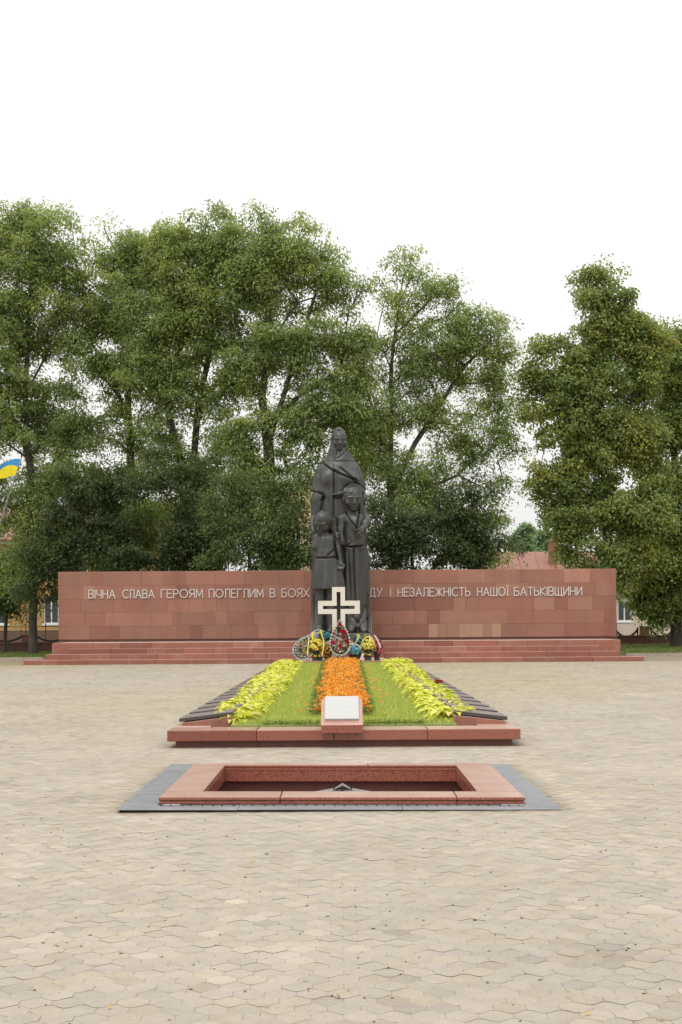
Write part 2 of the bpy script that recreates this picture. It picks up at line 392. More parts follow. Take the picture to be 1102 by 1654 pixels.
    for i in range(260):
        y = 5.3 + 55*random.random()**1.6; x = random.uniform(-1, 1)*(.245*y+.5)
        if abs(x) < 2.6 and 11.8 < y < 50: continue
        s = random.uniform(.009, .02); an = random.random()*6.28; z = .008
        c = Vector((x, y, z)); d = Vector((math.cos(an), math.sin(an), .15)); e = Vector((-math.sin(an), math.cos(an), .25))
        mb.tint = random.choice(((.5, .33, .06), (.34, .2, .05), (.42, .36, .08), (.2, .12, .05)))
        mb.face([c-d*s, c-e*s*.45, c+d*s, c+e*s*.45])
    tag(mb.build('fallen_leaves', M['petal']), 'small dry yellow leaves scattered over the paving', 'leaves', kind='stuff')
build_ground()

def lawn_z(x, y):
    t = min(max((y-68)/18, 0), 1); s = min(max((x+20)/42, 0), 1)
    return .03 + .05*s + t*.24*s
def build_lawn():
    xs = np.linspace(-70, 70, 71); ys = np.concatenate([[PLAZA_END+.2], np.linspace(68, 90, 23), [130, 400]])
    V = [(x, y, lawn_z(x, y) + (0 if y < 67.5 else .03*noise.noise((x*.4, y*.4, 0)))) for y in ys for x in xs]
    nx = len(xs); Fc = [(j*nx+i, j*nx+i+1, (j+1)*nx+i+1, (j+1)*nx+i) for j in range(len(ys)-1) for i in range(nx-1)]
    me = np_mesh('lawn', V, Fc, 4, M['lawn'], smooth=True); tag(link('lawn', me), kind='structure')
    mb = MB()
    for x0, x1 in ((-60, -14.05), (13.4, 60)):
        x = x0
        while x < x1:
            e = min(x+1.0, x1); mb.box(x, e-.012, PLAZA_END+.02, PLAZA_END+.18, -.01, .11+lawn_z(x, 67)*.4); x = e
    tag(mb.build('kerb', M['concrete']), kind='structure')
    # blades
    n = 42000; side = rng.random(n) < .5
    x = np.where(side, rng.uniform(-26, -12.5, n), rng.uniform(12, 26, n)); y = PLAZA_END + .3 + rng.random(n)**1.3*18
    blades('lawn_grass', x, y, np.array([lawn_z(a, b) for a, b in zip(x, y)]), .10, .02, ((.085, .13, .028), (.14, .18, .045), (.18, .18, .06)), 'short green grass of the lawn strip behind the square')
def blades(name, x, y, z, h, w, cols, label):
    n = len(x); an = rng.random(n)*6.283; hh = h*rng.uniform(.5, 1.3, n)
    dx, dy = np.cos(an)*w, np.sin(an)*w; lx, ly = rng.normal(0, .45, n)*hh, rng.normal(0, .45, n)*hh
    V = np.zeros((n, 3, 3), np.float32)
    V[:, 0] = np.stack([x-dx, y-dy, z], 1); V[:, 1] = np.stack([x+dx, y+dy, z], 1); V[:, 2] = np.stack([x+lx, y+ly, z+hh], 1)
    c = np.array(cols)[rng.integers(0, len(cols), n)]*rng.uniform(.8, 1.2, (n, 1))
    me = np_mesh(name, V.reshape(-1, 3), np.arange(n*3), 3, M['grass'], c)
    return tag(link(name, me), label, 'grass', kind='stuff')
build_lawn()

# ------------------------------------------------------------------ memorial wall with steps
def tint_rand(lo=.88, hi=1.1):
    v = random.uniform(lo, hi); w = random.random()
    if w < .12: return (v*1.18, v*1.34, v*1.34)
    if w > .86: return (v*.84, v*.77, v*.77)
    g = random.uniform(.96, 1.08); return (v, v*g, v*g)

WY = 64.0
WX0, WX1 = W(95.5, 980, WY).x, W(994.5, 980, WY).x
WZ0, WZ1 = .87, W(552, 921.6, WY).z
wall = empty('memorial_wall', ((WX0+WX1)/2, WY, WZ0), 'long red granite wall with pale raised Ukrainian lettering behind the statue', 'wall')
mb = MB(); mb.box(WX0+.02, WX1-.02, WY+.04, WY+.72, WZ0+.1, WZ1-.02); mb.build('core', M['granite_dark'], wall)
mb = MB(); mb.box(WX0+.08, WX1-.08, WY+.06, WY+.66, WZ0-.02, WZ0+.095); mb.build('base_recess', M['granite_dark'], wall)
mb = MB(); ch = (WZ1-WZ0-.1)/5
for r in range(5):
    z0 = WZ0+.1+r*ch; x = WX0; first = True
    while x < WX1-.01:
        w = random.choice((.55, 1.0, 1.25, 1.25, 1.6, 1.9)) * random.uniform(.9, 1.1)
        px = CX + x*F/WY
        mb.tint = tint_rand()
        if r == 0 and 652 < px < 806:
            w = random.uniform(.38, .56); mb.tint = random.choice(((1.2, 1.5, 1.5), (1.3, 1.75, 1.7), (1.1, 1.25, 1.25)))
        e = x+w
        if WX1-e < .5: e = WX1
        d = random.uniform(0, .006)
        mb.bbox(x+.002, e-.002, WY-d, WY+.05-d, z0+.002, z0+ch-.002, .004)
        x = e
for s, xx in ((-1, WX0), (1, WX1)):
    for r in range(5):
        z0 = WZ0+.1+r*ch; mb.tint = tint_rand()
        a, b = (xx-.03, xx+.019) if s < 0 else (xx-.019, xx+.03)
        mb.bbox(a, b, WY+.002, WY+.73, z0+.002, z0+ch-.002, .004)
mb.build('granite_facing', M['granite_wall'], wall)
mb = MB(); x = WX0-.03
while x < WX1:
    e = min(x+1.4, WX1+.03); mb.tint = tint_rand(.95, 1.05); mb.bbox(x+.002, e-.002, WY+.052, WY+.74, WZ1-.018, WZ1+.02, .006); x = e
mb.build('coping', M['granite_wall'], wall)

# stroke letters in a unit cell (width, strokes)
def arc(cx, cy, rx, ry, a0, a1, n=10): return [(cx+rx*math.cos(R(a0+(a1-a0)*i/n)), cy+ry*math.sin(R(a0+(a1-a0)*i/n))) for i in range(n+1)]
_bow = [(0, .52), (.36, .52)] + arc(.36, .26, .2, .26, 90, -90, 6) + [(0, 0)]
GL = {
 'В': (.56, [[(0, 0), (0, 1), (.33, 1)] + arc(.33, .76, .19, .24, 90, -90, 6) + [(0, .52)], [(.33, .521)] + arc(.34, .26, .22, .26, 90, -90, 6) + [(0, 0)]]),
 'І': (.0, [[(0, 0), (0, 1)]]),
 'Ї': (.2, [[(.1, 0), (.1, .98)], [(0, 1.16), (0, 1.24)], [(.2, 1.16), (.2, 1.24)]]),
 'Ч': (.52, [[(0, 1), (0, .55)] + arc(.22, .55, .22, .16, 180, 270, 4) + [(.52, .39)], [(.52, 0), (.52, 1)]]),
 'Н': (.56, [[(0, 0), (0, 1)], [(.56, 0), (.56, 1)], [(0, .5), (.56, .5)]]),
 'А': (.68, [[(0, 0), (.34, 1), (.68, 0)], [(.12, .33), (.56, .33)]]),
 'С': (.68, [arc(.42, .5, .42, .5, 52, 308, 14)]),
 'Л': (.56, [[(0, 0), (.06, .02), (.1, .2), (.1, 1), (.56, 1), (.56, 0)]]),
 'Г': (.46, [[(0, 0), (0, 1), (.46, 1)]]),
 'Е': (.5, [[(.5, 1), (0, 1), (0, 0), (.5, 0)], [(0, .52), (.44, .52)]]),
 'Р': (.52, [[(0, 0), (0, 1), (.3, 1)] + arc(.3, .73, .22, .27, 90, -90, 6) + [(0, .46)]]),
 'О': (.84, [arc(.42, .5, .42, .5, 0, 360, 20)]),
 'Я': (.54, [[(.54, 0), (.54, 1), (.24, 1)] + arc(.24, .73, .22, .27, 90, 270, 6) + [(.54, .46)], [(.3, .46), (0, 0)]]),
 'М': (.72, [[(0, 0), (.04, 1), (.36, .2), (.68, 1), (.72, 0)]]),
 'П': (.56, [[(0, 0), (0, 1), (.56, 1), (.56, 0)]]),
 'И': (.58, [[(0, 1), (0, 0), (.58, 1), (.58, 0)]]),
 'Б': (.54, [[(.48, 1), (0, 1), (0, 0), (.32, 0)] + arc(.32, .29, .22, .29, -90, 90, 6) + [(0, .58)]]),
 'Х': (.62, [[(0, 0), (.62, 1)], [(0, 1), (.62, 0)]]),
 'З': (.5, [arc(.24, .76, .23, .24, 150, -90, 8), arc(.24, .27, .26, .27, 90, -150, 8)]),
 'Д': (.68, [[(0, -.14), (0, .02), (.68, .02), (.68, -.14)], [(.1, .02), (.2, 1), (.56, 1), (.56, .02)]]),
 'У': (.6, [[(0, 1), (.31, .36)], [(.6, 1), (.14, 0)]]),
 'Ж': (.8, [[(.4, 0), (.4, 1)], [(0, 0), (.37, .5), (0, 1)], [(.8, 0), (.43, .5), (.8, 1)]]),
 'Т': (.54, [[(0, 1), (.54, 1)], [(.27, 1), (.27, 0)]]),
 'Ь': (.52, [[(0, 1), (0, 0), (.3, 0)] + arc(.3, .28, .22, .28, -90, 90, 6) + [(0, .56)]]),
 'Ш': (.76, [[(0, 1), (0, 0), (.76, 0), (.76, 1)], [(.38, 0), (.38, 1)]]),
 'К': (.56, [[(0, 0), (0, 1)], [(.54, 1), (.02, .5), (.56, 0)]]),
}
GL['Щ'] = (.8, [[(0, 1), (0, 0), (.72, 0), (.72, 1)], [(.36, 0), (.36, 1)], [(.72, 0), (.82, 0), (.82, -.14)]])
def put_word(word, pxa, pxb, pyb):
    p0, p1 = W(pxa, pyb, WY), W(pxb, pyb, WY); H = .365
    ws = [GL[c][0] for c in word]; gap = .2
    tot = sum(ws)+gap*(len(ws)-1); sx = (p1.x-p0.x-.04)/tot; x = p0.x+.02
    z0 = LZ
    for c, w in zip(word, ws):
        mb = MB(); k = 0; t = .021
        for st in GL[c][1]:
            for a, b in zip(st[:-1], st[1:]):
                A = Vector((x+a[0]*sx, 0, z0+a[1]*H)); B = Vector((x+b[0]*sx, 0, z0+b[1]*H))
                d = (B-A)
                if d.length < 1e-5: continue
                d.normalize(); n = Vector((-d.z, 0, d.x)); k += 1
                A2, B2 = A-d*t*.8, B+d*t*.8; yf = WY-.04-.0004*k; yb = WY-.004
                P = []
                for y in (yf, yb):
                    for q in (A2-n*t, B2-n*t, B2+n*t, A2+n*t): P.append((q.x, y, q.z))
                mb.add(P, [(0, 1, 2, 3), (7, 6, 5, 4), (0, 4, 5, 1), (1, 5, 6, 2), (2, 6, 7, 3), (3, 7, 4, 0)])
        mb.build('letter', M['letter'], wall)
        x += (w+gap)*sx
LZ = W(165, 966.2, WY).z
for wd_, a, b in (('ВІЧНА', 143, 187), ('СЛАВА', 198, 250), ('ГЕРОЯМ', 260, 328.5), ('ПОЛЕГЛИМ', 337.5, 426), ('В', 436, 445), ('БОЯХ', 455, 500),
                  ('ЗА', 509, 526), ('СВОБОДУ', 536, 618), ('НЕЗАЛЕЖНІСТЬ', 642, 760), ('НАШОЇ', 770.5, 822), ('БАТЬКІВЩИНИ', 830, 940.5)):
    put_word(wd_, a, b, 960)
_save = GL['І']; GL['І'] = (.01, _save[1]); put_word('І', 630, 634, 960); GL['І'] = _save

# steps and platform
steps = empty('granite_steps', (0, 58.3, 0), 'wide weathered red granite steps and platform below the memorial wall', 'steps')
def slab_row(mb, x0, x1, y0, y1, z0, z1, wl=1.5, b=.012):
    x = x0
    while x < x1-.01:
        e = x+wl*random.uniform(.7, 1.3)
        if x1-e < .5: e = x1
        mb.tint = tint_rand(.85, 1.1); j = random.uniform(-.004, .004)
        mb.bbox(x+.0025, e-.0025, y0+j, y1, z0, z1+j*.8, b); x = e
def X(px, Y): return W(px, 1040, Y).x
for i, (pa, pb, Y0, z0, z1) in enumerate(((38, 1040, 58.3, -.06, .19), (73.5, 1002, 58.85, .10, .41), (109.5, 969, 59.4, .32, .63))):
    mb = MB(); slab_row(mb, X(pa, Y0), X(pb, Y0), Y0, Y0+.75, z0, z1)
    if i == 0: mb.tint = (.9, .9, .9)
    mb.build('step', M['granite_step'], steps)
    mb = MB(); mb.box(X(pa, Y0)+.05, X(pb, Y0)-.05, Y0+.72, 66.6, -.06, z1-.02-.01*i); mb.build('step_fill', M['granite_dark'], steps)
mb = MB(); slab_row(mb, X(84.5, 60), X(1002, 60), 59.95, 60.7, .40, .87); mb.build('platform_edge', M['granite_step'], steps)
mb = MB()
for x0, x1 in ((X(84.5, 60), X(84.5, 60)+.5), (X(1002, 60)-.5, X(1002, 60))):
    mb = MB(); mb.tint = tint_rand(); mb.bbox(x0, x1, 60.702, 66.4, .40, .868, .012)
    mb.build('platform_side', M['granite_step'], steps)
mb = MB(); mb.box(X(84.5, 60)+.48, X(1002, 60)-.48, 60.69, 66.3, .5, .862); mb.build('platform_top', M['concrete'], steps)

# statue pedestal block running out over the steps
PX0, PX1 = X(486, 55), X(620.5, 55)
ped = empty('statue_pedestal', ((PX0+PX1)/2, 55, 0), 'red granite pedestal block projecting over the steps under the statue', 'pedestal')
mb = MB(); mb.tint = (.9, .85, .85)
for k in range(2):
    a = PX0+(PX1-PX0)*k/2; b = PX0+(PX1-PX0)*(k+1)/2
    mb.bbox(a+.002, b-.002, 55, 63.3, .0, .885, .05)
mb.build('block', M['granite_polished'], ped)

# ------------------------------------------------------------------ flower bed
BX = .02                                   # bed axis
BW, BY0, BY1 = 2.30, 18.5, 48.9
bed = empty('flower_bed_plinth', (BX, BY0, 0), 'long red granite plinth holding the flower bed in front of the statue', 'plinth')
mb = MB()
def ring(mb, hw, y0, y1, w, wf, wb, z0, z1, wl, b):
    x = -hw
    while x < hw-.01:
        e = x+wl*random.uniform(.8, 1.2)
        if hw-e < .6: e = hw
        mb.tint = tint_rand(.9, 1.08); mb.bbox(BX+x+.0015, BX+e-.0015, y0, y0+wf, z0, z1+random.uniform(-.003, .003), b)
        mb.tint = tint_rand(.9, 1.08); mb.bbox(BX+x+.0015, BX+e-.0015, y1-wb, y1, z0, z1+random.uniform(-.003, .003), b); x = e
    y = y0+wf
    while y < y1-wb-.01:
        e = min(y+wl*random.uniform(.8, 1.2), y1-wb)
        for s in (-1, 1):
            a, c = sorted((s*hw, s*(hw-w))); mb.tint = tint_rand(.9, 1.08); mb.bbox(BX+a, BX+c, y+.0015, e-.0015, z0, z1+random.uniform(-.003, .003), b)
        y = e
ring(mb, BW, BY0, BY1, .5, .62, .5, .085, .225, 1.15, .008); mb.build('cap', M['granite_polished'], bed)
mb = MB(); ring(mb, BW-.1, BY0+.1, BY1-.1, .3, .3, .3, -.03, .083, 1.3, .003); mb.build('base_course', M['granite_dark'], bed)
mb = MB()                                   # raised back rim and sloping side beds for the tablets
x = -1.95
while x < 1.94:
    mb.tint = tint_rand(.95, 1.1); mb.bbox(BX+x+.002, BX+x+1.298, BY1-.42, BY1-.06, .228, .335, .01); x += 1.3
mb.build('back_rim', M['granite_step'], bed)
mb = MB()
for s in (-1, 1):
    mb = MB(); y = 19.42
    while y < BY1-.5:
        e = min(y+1.25, BY1-.45); mb.tint = tint_rand(.9, 1.1)
        P = []
        for yy in (y+.002, e-.002):
            for (xx, zz) in ((2.2, .2), (2.2, .262), (1.5, .345), (1.5, .2)): P.append((BX+s*xx, yy, zz))
        fs = [(0, 1, 2, 3), (7, 6, 5, 4), (1, 5, 6, 2), (0, 4, 5, 1), (2, 6, 7, 3), (3, 7, 4, 0)]
        mb.add(P, fs); y = e
    mb.build('tablet_bed', M['granite_step'], bed)
mb = MB(); mb.box(BX-1.52, BX+1.52, BY0+.6, BY1-.4, .0, .25); mb.build('planting_soil', M['soil'], bed)

# tablets
def make_tablet(s):
    mb = MB(); ang = math.atan2(.085, .7)
    Mx = Matrix.Rotation(s*ang, 4, 'Y')
    mb.bbox(-.37, .37, -.41, .41, -.028, .022, .006, Mx)
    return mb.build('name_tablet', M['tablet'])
for s, side in ((-1, 'left'), (1, 'right')):
    proto = make_tablet(s)
    for i in range(23):
        o = proto if i == 0 else proto.copy()
        if i: COL.objects.link(o)
        y = 19.42+.50+i*1.25
        o.location = (BX+s*(1.885+random.uniform(-.006, .006)), y, .342+random.uniform(-.003, .003)); o.rotation_euler = (R(random.uniform(-.25, .25)), 0, R(random.uniform(-.35, .35)))
        lab = f'dark granite name tablet sloping outward along the {side} edge of the flower bed'
        if i == 0: lab = f'nearest dark granite name tablet at the front {side} corner of the flower bed'
        tag(o, lab, 'tablet', f'dark name tablets along the {side} side of the bed')

# hostas
def hosta_mesh(seed):
    rd = random.Random(seed); V = []; Fc = []; T = []
    for k in range(120):
        an = rd.random()*6.283; el = rd.uniform(.15, 1.25); Ln = rd.uniform(.20, .33)*(1.05-.25*(el > .9)); w = Ln*rd.uniform(.36, .5)
        d = Vector((math.cos(an), math.sin(an), 0)); sd = Vector((-d.y, d.x, 0))
        base = d*rd.uniform(0, .30); tw = rd.uniform(-.25, .25)
        c = rd.choice(((.53, .56, .05), (.60, .61, .075), (.66, .65, .14), (.44, .51, .05), (.57, .60, .08)))
        if rd.random() < .06: c = (.62, .52, .2)
        jj = rd.uniform(.85, 1.12); n0 = len(V); st = 5
        for i in range(st+1):
            t = i/st; stem = .12
            cur = el*(1-1.5*t) ; h = 0; r = 0
            # integrate the arch
            r = sum(math.cos(el-1.75*q/st*1.0) for q in range(i))*Ln/st*1.25; h = sum(math.sin(el-1.75*q/st) for q in range(i))*Ln/st*1.25
            p = base + d*(r+.02) + Vector((0, 0, h+.04+.10*math.sin(el)))
            ww = w*.5*math.sin(math.pi*min(t*.92+.06, 1))**.75
            up = Vector((0, 0, .28*ww))
            V += [  .56*(p - sd*ww + up + Vector((0, 0, tw*ww))), .56*p, .56*(p + sd*ww + up - Vector((0, 0, tw*ww)))]
        for i in range(st):
            a = n0+i*3; Fc += [(a, a+1, a+4, a+3), (a+1, a+2, a+5, a+4)]; q = jj*(1+.06*(i % 2)); T += [tuple(x*q for x in c), tuple(x*q*.93 for x in c)]
    return np_mesh('hosta', [tuple(v) for v in V], [i for f in Fc for i in f], 4, M['hosta'], T, False)
hm = [hosta_mesh(s) for s in range(6)]
for s, side in ((-1, 'left'), (1, 'right')):
    y = 19.72; i = 0
    while y < 48.1:
        t = (y-19.5)/28.5
        for row in range(2):
            xi = 1.45+.20*t; xo = 1.54+.34*t
            x = BX+s*((xi if row == 0 else xo) + random.uniform(-.05, .05))
            o = bpy.data.objects.new('hosta', random.choice(hm)); COL.objects.link(o)
            o.location = (x, y+random.uniform(-.08, .08)+.2*row, .235); o.rotation_euler = (random.uniform(-.08, .08), random.uniform(-.08, .08), random.random()*6.28)
            k = random.uniform(.86, 1.2)*(1+.12*t); o.scale = (k, k, k*random.uniform(.85, 1.1))
            lab = f'yellow-green hosta plant in the {side} row of the flower bed'
            if i == 0: lab = f'yellow-green hosta at the front end of the {side} row, {"outer" if row else "inner"} plant beside the granite cap'
            tag(o, lab, 'plant', f'yellow-green hostas in the {side} row')
        y += .34; i += 1

# marigolds
def build_marigolds():
    n = 5200; mb = MB()
    fl = MB()
    for i in range(3300):
        y = 20.35 + 27.9*random.random()**1.15
        t = (y-20)/28; hw = .40+.20*t+.06*noise.noise((y*.9, 0, 5)); x = BX-.03+random.uniform(-1, 1)*hw
        if y < 21.0 and abs(x-BX) < .25 and random.random() < .5: continue
        h = .235 + .20 + .06*noise.noise((x*2.2, y*1.3, 1)) + random.uniform(-.06, .05) - .08*(abs(x-BX)/hw)**3
        c = random.choice(((.73, .29, .018), (.78, .36, .025), (.80, .42, .035), (.68, .23, .018), (.79, .47, .06)))
        r = random.uniform(.026, .046)
        d = (random.gauss(0, .35), random.gauss(-.35, .35), 1)
        fl.flower((x, y, h), d, r, c, (.62, .14, .01), 6, 2)
    for i in range(15000):
        y = 20.2 + 28*random.random()**1.15; t = (y-20)/28; hw = .45+.20*t; x = BX-.03+random.uniform(-1, 1)*hw
        h = .24 + random.random()**.7*.19
        an = random.random()*6.28; j = random.uniform(.7, 1.25)
        mb.leaf((x, y, h), (math.cos(an), math.sin(an), random.uniform(-.1, .9)), random.uniform(.05, .10), .03, (.10*j, .16*j, .03*j))
    # a few that strayed into the grass
    for i in range(60):
        y = random.uniform(20.5, 46); x = BX + random.choice((-1, 1))*random.uniform(.55, .8)
        fl.flower((x, y, .30+random.uniform(0, .08)), (0, -.4, 1), .03, (.75, .28, .05), (.5, .15, .02), 6, 1)
    o = MB(); o.v = mb.v + fl.v; k = len(mb.v); o.f = mb.f + [[i+k for i in f] for f in fl.f]; o.t = mb.t + fl.t
    tag(o.build('marigolds', M['petal']), 'dense strip of orange marigolds along the middle of the flower bed', 'flowers', kind='stuff')
build_marigolds()
n = 90000
xx = rng.uniform(-1.5, 1.5, n); yy = 19.25 + rng.random(n)**1.2*29.1
tz = .247 + .0*xx
dens = np.array([noise.noise((a*2.2, b*.9, 4.)) for a, b in zip(xx[:n], yy[:n])])
blades('bed_grass', BX+xx, yy, tz+.02*dens, .075, .0055, ((.31, .38, .065), (.39, .46, .10), (.50, .51, .16), (.34, .40, .08)), 'bright green grass between the marigolds and the hosta rows')
# slightly weedier edge by the front kerb
mb = MB()
for i in range(900):
    x = random.uniform(-1.1, 1.1); y = random.uniform(19.12, 19.45); an = random.random()*6.28; j = random.uniform(.7, 1.3)
    if abs(x) < .3: continue
    mb.leaf((BX+x, y, .23+random.random()*.07), (math.cos(an), math.sin(an), random.uniform(0, .8)), random.uniform(.04, .08), .03, (.16*j, .24*j, .045*j))
tag(mb.build('clover', M['petal']), 'low leafy weeds along the front kerb of the flower bed', 'weeds', kind='stuff')
# red carnations lying on a tablet
mb = MB()
for i in range(7):
    mb.rose((W(708, 1109, 29.6).x+random.uniform(-.09, .09), 29.6+random.uniform(-.12, .12), .375+random.uniform(0, .05)), (random.gauss(0, .4), -.5, 1), .05, (.42, .02, .05))
for i in range(6):
    x = W(708, 1109, 29.6).x; mb.tint = (.1, .18, .05); mb.tube([(x+random.uniform(-.05, .05), 29.6, .38), (x-.1+random.uniform(-.05, .05), 29.9, .38)], .004, 4)
tag(mb.build('carnations', M['petal'], origin=(W(708, 1109, 29.6).x, 29.6, .37)), 'small bunch of red carnations lying on a right-hand name tablet', 'flowers')

# plaque desk
desk = empty('plaque_stand', (BX, 18.7, .1), 'small red granite lectern with a grey polished plaque at the front of the flower bed', 'plaque')
DX = W(552.5, 1170, 18.4).x
def wedge(mb, x0, x1, y0, y1, z0, zf, zb, zbb=None):
    P = [(x0, y0, z0), (x1, y0, z0), (x1, y1, zbb if zbb is not None else z0), (x0, y1, zbb if zbb is not None else z0), (x0, y0, zf), (x1, y0, zf), (x1, y1, zb), (x0, y1, zb)]
    mb.add(P, [(0, 3, 2, 1), (4, 5, 6, 7), (0, 1, 5, 4), (1, 2, 6, 5), (2, 3, 7, 6), (3, 0, 4, 7)])
mb = MB(); mb.tint = (1, .95, .95)
DY0, DY1, DZ0, DZ1 = 18.36, 18.96, .295, .60
wedge(mb, DX-.27, DX+.27, DY0, DY1, .195, DZ0, DZ1, .23); mb.build('slanted_block', M['granite_polished'], desk)
def on_slope(t, up): # point on the slanted face
    d = Vector((0, DY1-DY0, DZ1-DZ0)); nrm = Vector((0, -(DZ1-DZ0), DY1-DY0)).normalized()
    return Vector((0, DY0, DZ0)) + d*t + nrm*up
mb = MB()
A, B = on_slope(.17, .001), on_slope(1.04, .001); A2, B2 = on_slope(.17, .03), on_slope(1.04, .03)
for hw in (.222,):
    P = [(DX-hw, A.y, A.z), (DX+hw, A.y, A.z), (DX+hw, B.y, B.z), (DX-hw, B.y, B.z), (DX-hw, A2.y, A2.z), (DX+hw, A2.y, A2.z), (DX+hw, B2.y, B2.z), (DX-hw, B2.y, B2.z)]
    mb.add(P, [(0, 3, 2, 1), (4, 5, 6, 7), (0, 1, 5, 4), (1, 2, 6, 5), (2, 3, 7, 6), (3, 0, 4, 7)])
pl = mb.build('plaque', M['gloss'], desk)
mb = MB()                                   # worn, unreadable engraving
for (t, xa, xb) in ((.50, -.11, -.06), (.46, -.13, -.10), (.52, -.03, .0), (.44, .0, .06), (.50, .05, .14), (.47, .12, .17), (.33, .0, .05), (.30, .07, .10)):
    k = 0
    while xa < xb:
        a = on_slope(t-.02, .0312); b = on_slope(t+.02+.02*random.random(), .0312)
        mb.face([(DX+xa, a.y, a.z), (DX+xa+.007, a.y, a.z), (DX+xa+.010, b.y, b.z), (DX+xa+.004, b.y, b.z)]); xa += .017
M['engrave'] = mat('worn_engraving', (.50, .50, .49), .4)
mb.build('worn_engraving', M['engrave'], pl)

# ------------------------------------------------------------------ eternal-flame pit
PIT_T = Matrix.Translation((0, 14, 0)) @ Matrix.Rotation(ROLL, 4, 'Y')
PIT_T = PIT_T @ Matrix.Translation((0, -14, 0))
def tf(mb): mb.v = [tuple(PIT_T @ Vector(p)) for p in mb.v]; return mb
pit = empty('flame_pit', (0, 14, 0), 'square red granite surround of the sunken eternal flame pit', 'fire pit')
x0f, x1f = W(254, 1300, 12.45).x, W(843.5, 1300, 12.45).x
OX0, OX1, OY0, OY1 = -1.615, 1.60, 12.46, 15.52
IX0, IX1, IY0, IY1 = -1.262, 1.215, 12.90, 15.29
mb = MB(); zt, zb = .083, .02
def seg(a, b, c, d, z0, z1, bv=.006): mb.tint = tint_rand(.95, 1.08) if False else (random.uniform(.95, 1.06),)*3; mb.bbox(a, b, c, d, z0, z1, bv)
for z0, z1, i in ((.052, zt, 0), (zb, .048, .006)):
    seg(OX0+i, -.55, OY0+i, IY0, z0, z1); seg(-.546, 1.0, OY0+i, IY0, z0, z1); seg(1.004, OX1-i, OY0+i, IY0, z0, z1)
    seg(OX0+i, .27, IY1, OY1-i, z0, z1); seg(.274, OX1-i, IY1, OY1-i, z0, z1)
    seg(OX0+i, IX0, IY0+.002, 14.2, z0, z1); seg(OX0+i, IX0, 14.204, IY1-.002, z0, z1)
    seg(IX1, OX1-i, IY0+.002, 14.0, z0, z1); seg(IX1, OX1-i, 14.004, IY1-.002, z0, z1)
tf(mb).build('frame', M['granite_polished'], pit)
mb = MB(); zi = -.095
for a, b in ((OX0+.1, .25), (.254, OX1-.1)): seg(a, b, IY1+.004, IY1+.2, zi, .05)
seg(IX0-.2, IX0-.004, IY0, IY1, zi, .05); seg(IX1+.004, IX1+.2, IY0, IY1, zi, .05); seg(IX0, IX1, IY0-.2, IY0-.004, zi, .05)
tf(mb).build('inner_lining', M['granite_polished'], pit)
mb = MB(); mb.tint = (1, 1, 1)
mb.box(IX0-.5, IX1+.5, IY1+.10, IY1+.2, -.50, zi-.003); mb.box(IX0-.2, IX0-.1, IY0-.2, IY1+.1, -.50, zi-.003); mb.box(IX1+.1, IX1+.2, IY0-.2, IY1+.1, -.50, zi-.003)
mb.box(IX0-.2, IX1+.2, IY0-.3, IY0-.2, -.50, zi-.003); mb.box(IX0-.2, IX1+.2, IY0-.2, IY1+.1, -.5, -.36)
tf(mb).build('sunken_floor', M['granite_dark'], pit)
star = empty('flame_burner', (0, 14.1, -.36), 'metal star burner of the eternal flame lying in the pit', 'burner')
mb = MB(); c = Vector((W(553.5, 1272, 14.1).x, 14.1, 0)); zc, zr = -.03, -.17
ri, ro = .13, .80
for k in range(5):
    a = R(-90+72*k+36)
    tip = c+Vector((math.cos(a)*ro, math.sin(a)*ro, zr)); tipb = Vector((tip.x, tip.y, -.36))
    l = c+Vector((math.cos(a-R(36))*.26, math.sin(a-R(36))*.26, -.14)); r_ = c+Vector((math.cos(a+R(36))*.26, math.sin(a+R(36))*.26, -.14))
    top = c+Vector((math.cos(a)*.10, math.sin(a)*.10, zc))
    tl = c+Vector((math.cos(a-R(36))*.10, math.sin(a-R(36))*.10, zc-.02)); tr = c+Vector((math.cos(a+R(36))*.10, math.sin(a+R(36))*.10, zc-.02))
    lb = Vector((l.x, l.y, -.36)); rb = Vector((r_.x, r_.y, -.36))
    mb.face([tip, top, tl, l]); mb.face([tip, r_, tr, top]); mb.face([tip, l, lb, tipb]); mb.face([tip, tipb, rb, r_])
mb.build('star', M['star'], star)
mb = MB(); P = []
for k in range(10):
    a = R(36*k+18)
    mb.tube([c+Vector((math.cos(a)*.10, math.sin(a)*.10, -.06)), c+Vector((math.cos(a)*.085, math.sin(a)*.085, -.035+.012*(k % 2)))], .009, 5)
mb.tube([c+Vector((0, 0, -.36)), c+Vector((0, 0, -.045))], .075, 10)
mb.build('burner_cup', M['dark_metal'], star)
mb = MB()
for s in (-1, 1): mb.face([c+Vector((s*.0, -.11, .012)), c+Vector((s*.095, -.10, -.035)), c+Vector((s*.08, .04, -.03)), c+Vector((0, .04, .022))])
mb.build('burner_hood', M['star'], star)

